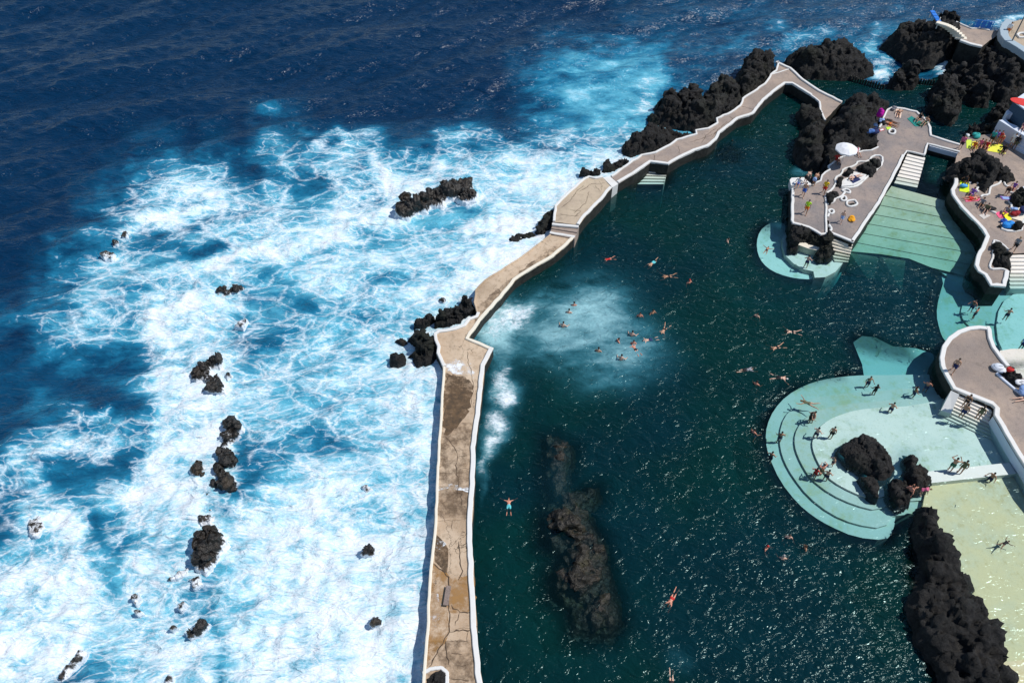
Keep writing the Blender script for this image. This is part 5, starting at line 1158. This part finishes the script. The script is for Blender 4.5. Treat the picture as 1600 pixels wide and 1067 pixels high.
stand('bare backed man in light blue shorts bending at the rock edge', 1270, 290, ZT, (8, -8), skin=1, pose='bend', lowc='lightblue')
stand('fair child in light blue trunks walking on the east lobe', 1313, 348, ZT, (-4, 10), skin=0, lowc='lightblue', pose='walk', sc=.85)
stand('sunbather lying on a navy towel on the white platform', 1335, 278, ZT + .33, (10, -3), skin=0, pose='lie', low='briefs', lowc='navy')
stand('person in pink sitting beside the white parasol', 1337, 240, ZT, (4, 4), skin=0, pose='sit', top='shirt', topc='pink', low='briefs', lowc='pink', hair='brown')
stand('person in a red shirt sitting on the terrace edge left of the parasol', 1307, 251, ZT, (4, 8), skin=3, pose='sit', top='shirt', topc='red', lowc='red', hair='brown')
stand('tanned sunbather face down on a pale towel at the rounded terrace end', 1404, 178, ZT + .04, (3, -12), skin=2, pose='prone', low='briefs', lowc='black')
stand('dark tanned sunbather lying beside the magenta bag', 1391, 191, ZT + .03, (14, 5), skin=3, pose='lie', low='suit', lowc='black', style='long')
stand('second sunbather lying closer to the white planter ring', 1390, 195, ZT + .03, (14, 6), skin=2, pose='lie', low='briefs', lowc='orange')
stand('person in black sitting on the kerb by the teal towel', 1436, 187, ZT + .1, (-8, 6), skin=1, pose='sit', low='suit', lowc='black')
stand('bare backed man leaning at the kerb by the teal towel', 1446, 193, ZT + .1, (-8, 6), skin=1, pose='sit', lowc='green', hair='brown')
for lb, px, py, kw in [('person in pink walking onto the bridge end', 1499, 233, dict(pose='walk', skin=0, top='shirt', topc='pink', lowc='black')),
    ('person with a yellow cap sitting on the left yellow mat', 1521, 231, dict(pose='sit', skin=2, low='suit', lowc='orange', style='cap', hair='blond')),
    ('person in pink sitting second from left among the yellow mats', 1531, 228, dict(pose='sit', skin=4, low='suit', lowc='pink')),
    ('person with blond hair sitting third from left among the yellow mats', 1536, 229, dict(pose='sit', skin=2, low='briefs', lowc='orange', hair='blond', style='long')),
    ('sunburnt person sitting fourth from left among the yellow mats', 1541, 231, dict(pose='sit', skin=4, low='suit', lowc='red', hair='brown')),
    ('person in teal standing behind the yellow mats by the rock', 1546, 225, dict(pose='stand', skin=2, top='shirt', topc='teal', low='trunks', lowc='black')),
    ('person in purple standing behind the yellow mats', 1551, 225, dict(pose='stand', skin=2, top='shirt', topc='purple', low='trunks', lowc='grey')),
    ('sunburnt person standing at the right behind the yellow mats', 1557, 226, dict(pose='stand', skin=4, low='suit', lowc='red')),
    ('person with light hair standing last in the row by the rock', 1561, 225, dict(pose='bend', skin=4, low='trunks', lowc='red', hair='blond')),
    ('person in black sitting at the end of the yellow mats', 1567, 237, dict(pose='sit', skin=3, top='shirt', topc='black', lowc='black')),
    ('person in a white shirt standing by the seat steps', 1578, 230, dict(pose='stand', skin=1, top='shirt', topc='white', low='trunks', lowc='white')),
    ('person in dark clothes walking beside the one in white', 1583, 233, dict(pose='walk', skin=3, top='shirt', topc='black', low='trunks', lowc='khaki'))]:
    stand(lb, px, py, ZR, kw.pop('head', (-3, 9)), **kw)
for lb, px, py, hd, kw in [('dark haired person sitting on the lime towel with a blue bag', 1507, 285, (2, 8), dict(pose='sit', skin=3, low='suit', lowc='black')),
    ('person in lilac sitting up on the kerb side by the pink towel', 1518, 304, (-8, 5), dict(pose='sit', skin=2, top='shirt', topc='purple', lowc='purple')),
    ('sunbather in red trunks lying on the pink towel', 1518, 311, (-14, 1), dict(pose='lie', skin=4, lowc='red')),
    ('person in grey top and black shorts sitting by the stones', 1533, 320, (-3, 8), dict(pose='sit', skin=2, top='shirt', topc='grey', lowc='black')),
    ('person in dark trunks sitting with a pale cloth on the floor', 1540, 329, (-3, 8), dict(pose='sit', skin=0, top='shirt', topc='khaki', lowc='black')),
    ('woman with dark hair sitting by the pink and yellow towels', 1571, 333, (-8, 6), dict(pose='sit', skin=2, style='long', top='shirt', topc='grey', lowc='pink')),
    ('bare backed person bending by the purple towel', 1571, 305, (-4, 8), dict(pose='bend', skin=1, lowc='black', hair='brown')),
    ('person sitting high beside the rock under the big mound', 1583, 295, (-6, 8), dict(pose='sit', skin=4, low='suit', lowc='purple', hair='brown')),
    ('person in grey shirt and black shorts walking above the lower steps', 1582, 392, (-3, 10), dict(pose='walk', skin=1, top='shirt', topc='grey', lowc='black', hair='blond'))]:
    stand(lb, px, py, ZR, hd, **kw)
stand('person lying at the right edge of the rounded terrace', 1600, 624, ZL + .02, (-14, 2), pose='lie', skin=0, low='briefs', lowc='black')
stand('person in white top and orange shorts on the curved platform', 1572, 56, ZN + .2, (-4, 8), skin=2, top='shirt', topc='white', low='trunks', lowc='orange')
stand('person with a white cap sitting on the parapet at the right edge', 1599, 201, 2.6, (-6, 6), skin=0, pose='sit', style='cap', hair='white', low='suit', lowc='pink')

# ================================================================ things people brought
def towel(label, pts, z, col, name='towel', cat='towel', stripe=None, group='towels and mats on the terraces'):
    w_ = rough(PL(pts, z), .25, .012, int(pts[0][0]), True); bm = bmesh.new(); prism(bm, w_, z - .002, z + .035)
    o = link(name, bm_mesh(name, bm), cmat('cloth_' + col, CLO[col]) if isinstance(col, str) else cmat('cloth_%d' % int(pts[0][0]), col))
    if stripe:
        c = [p * .7 + (sum(w_, Vector()) / len(w_)) * .3 for p in w_]; bm = bmesh.new(); prism(bm, c, z + .034, z + .041); link('border', bm_mesh('border', bm), cmat('cloth_' + stripe, CLO[stripe]), o)
    return tag(o, label, cat, group)
towel('lime yellow mat, left one under the row of people', [(1509.5,219),(1518,219),(1517,233),(1510,232)], ZR, (.62, .78, .08), 'mat', 'mat')
towel('round yellow towel between the two long yellow mats', [(1519,222),(1526,221),(1529,227),(1526,233),(1519,233)], ZR, (.85, .75, .05), 'mat', 'mat')
towel('large yellow mat, biggest of the yellow ones', [(1545,226),(1567,225),(1565,240),(1541,236)], ZR, (.80, .80, .08), 'mat', 'mat')
towel('small pale yellow towel at the right end of the mats', [(1568,235),(1572,241),(1565.5,241)], ZR, (.85, .80, .2))
towel('lime towel beside the big black mound', [(1500,283),(1513.5,284),(1514.5,302),(1499,299)], ZR, (.70, .85, .02))
towel('pink striped towel under the sunbather in red', [(1507,311),(1530,308),(1532,314),(1509,316)], ZR, 'pink', stripe='red')
towel('pale cloth spread on the concrete below the kerb', [(1529,337),(1537,334),(1548,337),(1537,343)], ZR, (.6, .55, .5))
towel('purple and blue towel below the bending person', [(1562,307),(1580,308),(1579,313),(1566,312)], ZR, 'purple', stripe='lightblue')
towel('bright yellow towel between pink and blue things', [(1566,333),(1573,330),(1581,343),(1574,347)], ZR + .13, (.95, .85, .03))
towel('hot pink towel beside the seated woman', [(1555,333),(1561,331),(1570,341),(1561,341)], ZR, (.9, .12, .25))
towel('navy towel on the white sunbathing platform', [(1325,279),(1337,275),(1345,281),(1333,287)], ZT + .30, 'navy')
towel('pale peach towel under the face down sunbather', [(1400,171),(1410,171),(1407,185),(1398,183)], ZT, (.8, .62, .5))
towel('teal towel near the rounded kerb', [(1417.5,186),(1424,182),(1444,194),(1441,198),(1430,198)], ZT, (.01, .22, .19))
towel('lime green towel beside the white planter ring', [(1384,199),(1392,199),(1392,202),(1386,203)], ZT, (.55, .85, .05))
towel('orange towel under the second sunbather', [(1388,192.5),(1394,192),(1393,198),(1387,198)], ZT, (.8, .3, .15))
towel('red and white cloth on the rock edge by the terrace', [(1374,203),(1381,201),(1382,204),(1375,206)], ZT, 'red', stripe='white')
def bag(label, px, py, z, col, s=(.35, .28, .3), rz=0, name='beach_bag', strap='black'):
    r = random.Random(int(px * 3)); c = P(px, py, z); bm = bmesh.new()
    for i in range(5): ball(bm, (r.uniform(-.4, .4) * s[0], r.uniform(-.4, .4) * s[1], s[2] * (.4 + .12 * i)), s[0] * .7, s[1] * .7, s[2] * .5)
    o = link(name, fuse(name, bm, .03), cmat('cloth_' + col, CLO[col]) if isinstance(col, str) else cmat('bag_%d' % int(px), col)); o.location = c; o.rotation_euler = (0, 0, rz)
    bm = bmesh.new(); pts = [Vector((math.cos(a) * s[0] * .5, 0, s[2] * (.85 + .55 * math.sin(a)))) for a in [i * math.pi / 10 for i in range(11)]]
    for a, b in zip(pts, pts[1:]): tube(bm, a, b, .018, seg=6)
    h = link('handle', bm_mesh('handle', bm), cmat('cloth_' + strap, CLO[strap])); h.parent = o
    return tag(o, label, 'bag', 'bags on the terraces')
bag('magenta bag on the rock edge, tallest of the pile', 1374, 183, ZT + .6, (.60, .01, .38), (.42, .35, .75)); bag('pale bag beneath the magenta one', 1377, 190, ZT + .1, 'lightblue', (.35, .3, .3)); bag('black bag beside the dark sunbather', 1380, 194, ZT, 'black', (.3, .3, .3))
bag('blue and white bundle hanging on the rock', 1358, 209, ZT + 1.0, (.06, .15, .40), (.5, .4, .45), strap='white'); bag('navy bundle right of the blue one on the rock', 1367, 209, ZT + .9, 'navy', (.5, .42, .45)); bag('dark blue bag above the navy bundle', 1367, 199, ZT + 1.0, (.02, .06, .16), (.35, .3, .3))
bag('black bag by the man at the white block', 1266, 285, ZT, 'black', (.55, .5, .5)); bag('grey bag on the kerb of the rounded terrace end', 1397, 171, ZT + .1, 'grey', (.35, .25, .3))
bag('orange float lying on the east lobe', 1330, 343, ZT, (.78, .34, .01), (.34, .5, .22), R(-20)); bag('sky blue bag on the lime towel', 1505, 293, ZR, (.08, .38, .75), (.4, .3, .35)); bag('dark red bag on the cream platform', 1583, 336, ZR + .12, (.28, .01, .015), (.5, .38, .4), R(20))
bag('large bright blue bag beside the black cone rock', 1573, 354, ZR, (.02, .25, .70), (.6, .5, .45)); bag('royal blue bag left of the large bright blue one', 1567, 348, ZR, (.02, .09, .45), (.35, .3, .3)); bag('black bag near the pale cloth', 1545, 328, ZR, 'black', (.6, .35, .3)); bag('small dark bag left of the blue bags', 1562, 355, ZR, 'black', (.22, .2, .2))
bag('dark bag on the right edge rocks', 1597, 331, ZR + .3, 'navy', (.5, .5, .35)); bag('pale blue bag beside the dark red one', 1584, 328, ZR + .2, 'lightblue', (.4, .3, .25)); bag('white bag by the person in pink', 1510, 214, ZR, 'white', (.25, .25, .3))
bag('white and blue bundle at the tip of the planted bed', 1559, 578, ZL, (.70, .74, .80), (.62, .5, .4), strap='navy'); bag('red bag on the stones of the planted bed', 1577, 580, ZL + .6, 'red', (.4, .28, .3)); bag('pale blue bag at the edge of the rounded terrace', 1599, 612, ZL + .1, 'lightblue', (.55, .5, .5)); bag('white cloth bundle on the planted bed', 1595, 600, ZL + .2, 'white', (.5, .35, .25))
bag('dark green bag on the teal towel', 1438, 196, ZT, 'green', (.4, .25, .2)); bag('teal bag left of the person with a yellow cap', 1524, 215, ZR, 'teal', (.5, .35, .4))
# parasol
c = P(1314, 256, ZT); par_ = tag(empty('parasol', c), 'white eight sided parasol standing by the black rock mass', 'parasol')
bm = bmesh.new(); tube(bm, c, c + Vector((0, 0, 2.25)), .022); link('pole', bm_mesh('pole', bm), M['white'], par_)
bm = bmesh.new(); N_ = 8; top = bm.verts.new(c + Vector((0, 0, 2.30))); rim = []; mid = []
for i in range(N_ * 2):
    a = math.pi * i / N_; k = 1.0 if i % 2 == 0 else .945
    rim.append(bm.verts.new(c + Vector((1.15 * k * math.cos(a), 1.15 * k * math.sin(a), 1.86 + (0 if i % 2 == 0 else .03))))); mid.append(bm.verts.new(c + Vector((.6 * k * math.cos(a), .6 * k * math.sin(a), 2.16))))
val = [bm.verts.new(v.co + Vector((0, 0, -.14))) for v in rim]
for i in range(N_ * 2):
    j = (i + 1) % (N_ * 2); bm.faces.new((top, mid[i], mid[j])); bm.faces.new((mid[i], rim[i], rim[j], mid[j])); bm.faces.new((rim[i], val[i], val[j], rim[j]))
cn = link('canopy', bm_mesh('canopy', bm), cmat('canvas_white', (.80, .80, .82)), par_)
sm_ = cn.modifiers.new('thick', 'SOLIDIFY'); sm_.thickness = .01
for i in range(N_):
    a = 2 * math.pi * i / N_; bm = bmesh.new(); tube(bm, c + Vector((.03 * math.cos(a), .03 * math.sin(a), 2.26)), c + Vector((1.12 * math.cos(a), 1.12 * math.sin(a), 1.84)), .008, seg=6); link('rib', bm_mesh('rib', bm), M['white'], par_)
# life rings on the parasol side
def ring(label, px, py, z, col, r0=.36, r1=.09):
    bm = bmesh.new(); n1, n2 = 24, 10; vs = [[bm.verts.new(((r0 + r1 * math.cos(b)) * math.cos(a), (r0 + r1 * math.cos(b)) * math.sin(a), r1 + r1 * math.sin(b))) for b in [2*math.pi*j/n2 for j in range(n2)]] for a in [2*math.pi*i/n1 for i in range(n1)]]
    for i in range(n1):
        for j in range(n2): bm.faces.new((vs[i][j], vs[(i+1)%n1][j], vs[(i+1)%n1][(j+1)%n2], vs[i][(j+1)%n2]))
    o = link('swim_ring', bm_mesh('swim_ring', bm, True), cmat('ring_%d' % int(px), col, .35)); o.location = P(px, py, z); return tag(o, label, 'swim ring')
# picket weirs
def picket(label, a, b, n):
    A, B = P(*a, 0), P(*b, 0); e = tag(empty('picket_weir', (A + B) / 2), label, 'weir fence', 'picket weirs')
    for i in range(n):
        p = A.lerp(B, i / (n - 1)); bm = bmesh.new(); box(bm, (p.x, p.y, -.3), .15, .22, 1.9 + random.uniform(-.2, .2), random.uniform(-.2, .2), .03); link('post', bm_mesh('post', bm), M['side'], e)
    bm = bmesh.new(); tube(bm, A + Vector((0, -.15, -.05)), B + Vector((0, -.15, -.05)), .06); link('rail', bm_mesh('rail', bm), M['side'], e)
picket('row of dark posts holding back surf behind the humped rock', (1328, 126), (1379, 140), 14); picket('short row of dark posts right of the leaning rock', (1433, 131), (1457, 133), 7)
# blue gangway, railing, lamp post, red topped hut
M['blue'] = mat_paint('blue_gloss_paint', (.02, .18, .62), .08)
e = tag(empty('blue_gate', P(1462, 28, 5)), 'bright blue gate panels at the top of the cream stairs', 'gate'); A, B = P(1456, 17, 4.7), P(1467, 34, 4.6)
for i in range(4):
    p, q = A.lerp(B, i / 4), A.lerp(B, (i + 1) / 4); bm = bmesh.new(); d = (q - p); m_ = (p + q) / 2; box(bm, (m_.x, m_.y, m_.z), d.length * .92, .55, .12, math.atan2(d.y, d.x), .02); link('panel', bm_mesh('panel', bm), M['blue'], e)
for p in (A, B): bm = bmesh.new(); tube(bm, p + Vector((0, 0, -.9)), p + Vector((0, 0, .5)), .06); link('post', bm_mesh('post', bm), M['white'], e)
e = tag(empty('blue_railing', P(1535, 42, ZN)), 'blue railing with panels along the small top terrace', 'railing'); A, B = P(1520, 44, ZN), P(1548, 47, ZN)
for i in range(8): p = A.lerp(B, i / 7); bm = bmesh.new(); tube(bm, p, p + Vector((0, 0, 1.05)), .045); link('post', bm_mesh('post', bm), M['blue'], e)
for h in (.35, .7, 1.05): bm = bmesh.new(); tube(bm, A + Vector((0, 0, h)), B + Vector((0, 0, h)), .04); link('rail', bm_mesh('rail', bm), M['blue'], e)
for i in range(3):
    p, q = A.lerp(B, .08 + i * .31), A.lerp(B, .30 + i * .31); m_ = (p + q) / 2; d = q - p; bm = bmesh.new(); box(bm, (m_.x, m_.y - .02, ZN + .55), d.length, .03, .8, math.atan2(d.y, d.x)); link('panel', bm_mesh('panel', bm), M['blue'], e)
p = P(1577, 73, ZN + .2); e = tag(empty('lamp_post', p), 'grey lamp post on the curved platform', 'lamp post'); M['steel'] = mat_plain('grey_steel', (.16, .19, .21), .45)
bm = bmesh.new(); tube(bm, p, p + Vector((0, 0, 4.2)), .09, .06); link('pole', bm_mesh('pole', bm), M['steel'], e)
bm = bmesh.new(); tube(bm, p, p + Vector((0, 0, .35)), .2, .16); link('base', bm_mesh('base', bm), M['cream'], e)
bm = bmesh.new(); box(bm, p + Vector((.25, 0, 4.25)), .7, .26, .12, 0, .03); link('lamp_head', bm_mesh('lamp_head', bm), M['steel'], e)
e = tag(empty('kiosk', P(1610, 170, 0)), 'dark blue walled kiosk with a red oval on its roof', 'kiosk'); M['slate'] = mat_plain('slate_blue_wall', (.05, .10, .16), .7); M['red'] = mat_plain('red_roof_paint', (.70, .04, .03), .6)
w_ = PL([(1584,157),(1600,147),(1625,143),(1640,170),(1612,178)], 4.2); bm = bmesh.new(); prism(bm, w_, 1.0); link('wall', bm_mesh('wall', bm), M['slate'], e)
bm = bmesh.new(); prism(bm, PL([(1583,157.5),(1600,146),(1626,142),(1642,171),(1612,179)], 4.3), 4.2 - .02); link('roof', bm_mesh('roof', bm), M['bluewhite'], e)
cc_ = P(1602, 161, 4.3); bm = bmesh.new(); prism(bm, [cc_ + Vector((1.5 * math.cos(a) * math.cos(-.5) - .75 * math.sin(a) * math.sin(-.5), 1.5 * math.cos(a) * math.sin(-.5) + .75 * math.sin(a) * math.cos(-.5), 0)) for a in [2*math.pi*i/28 for i in range(28)]], 4.29, 4.34); link('roof_oval', bm_mesh('roof_oval', bm), M['red'], e)
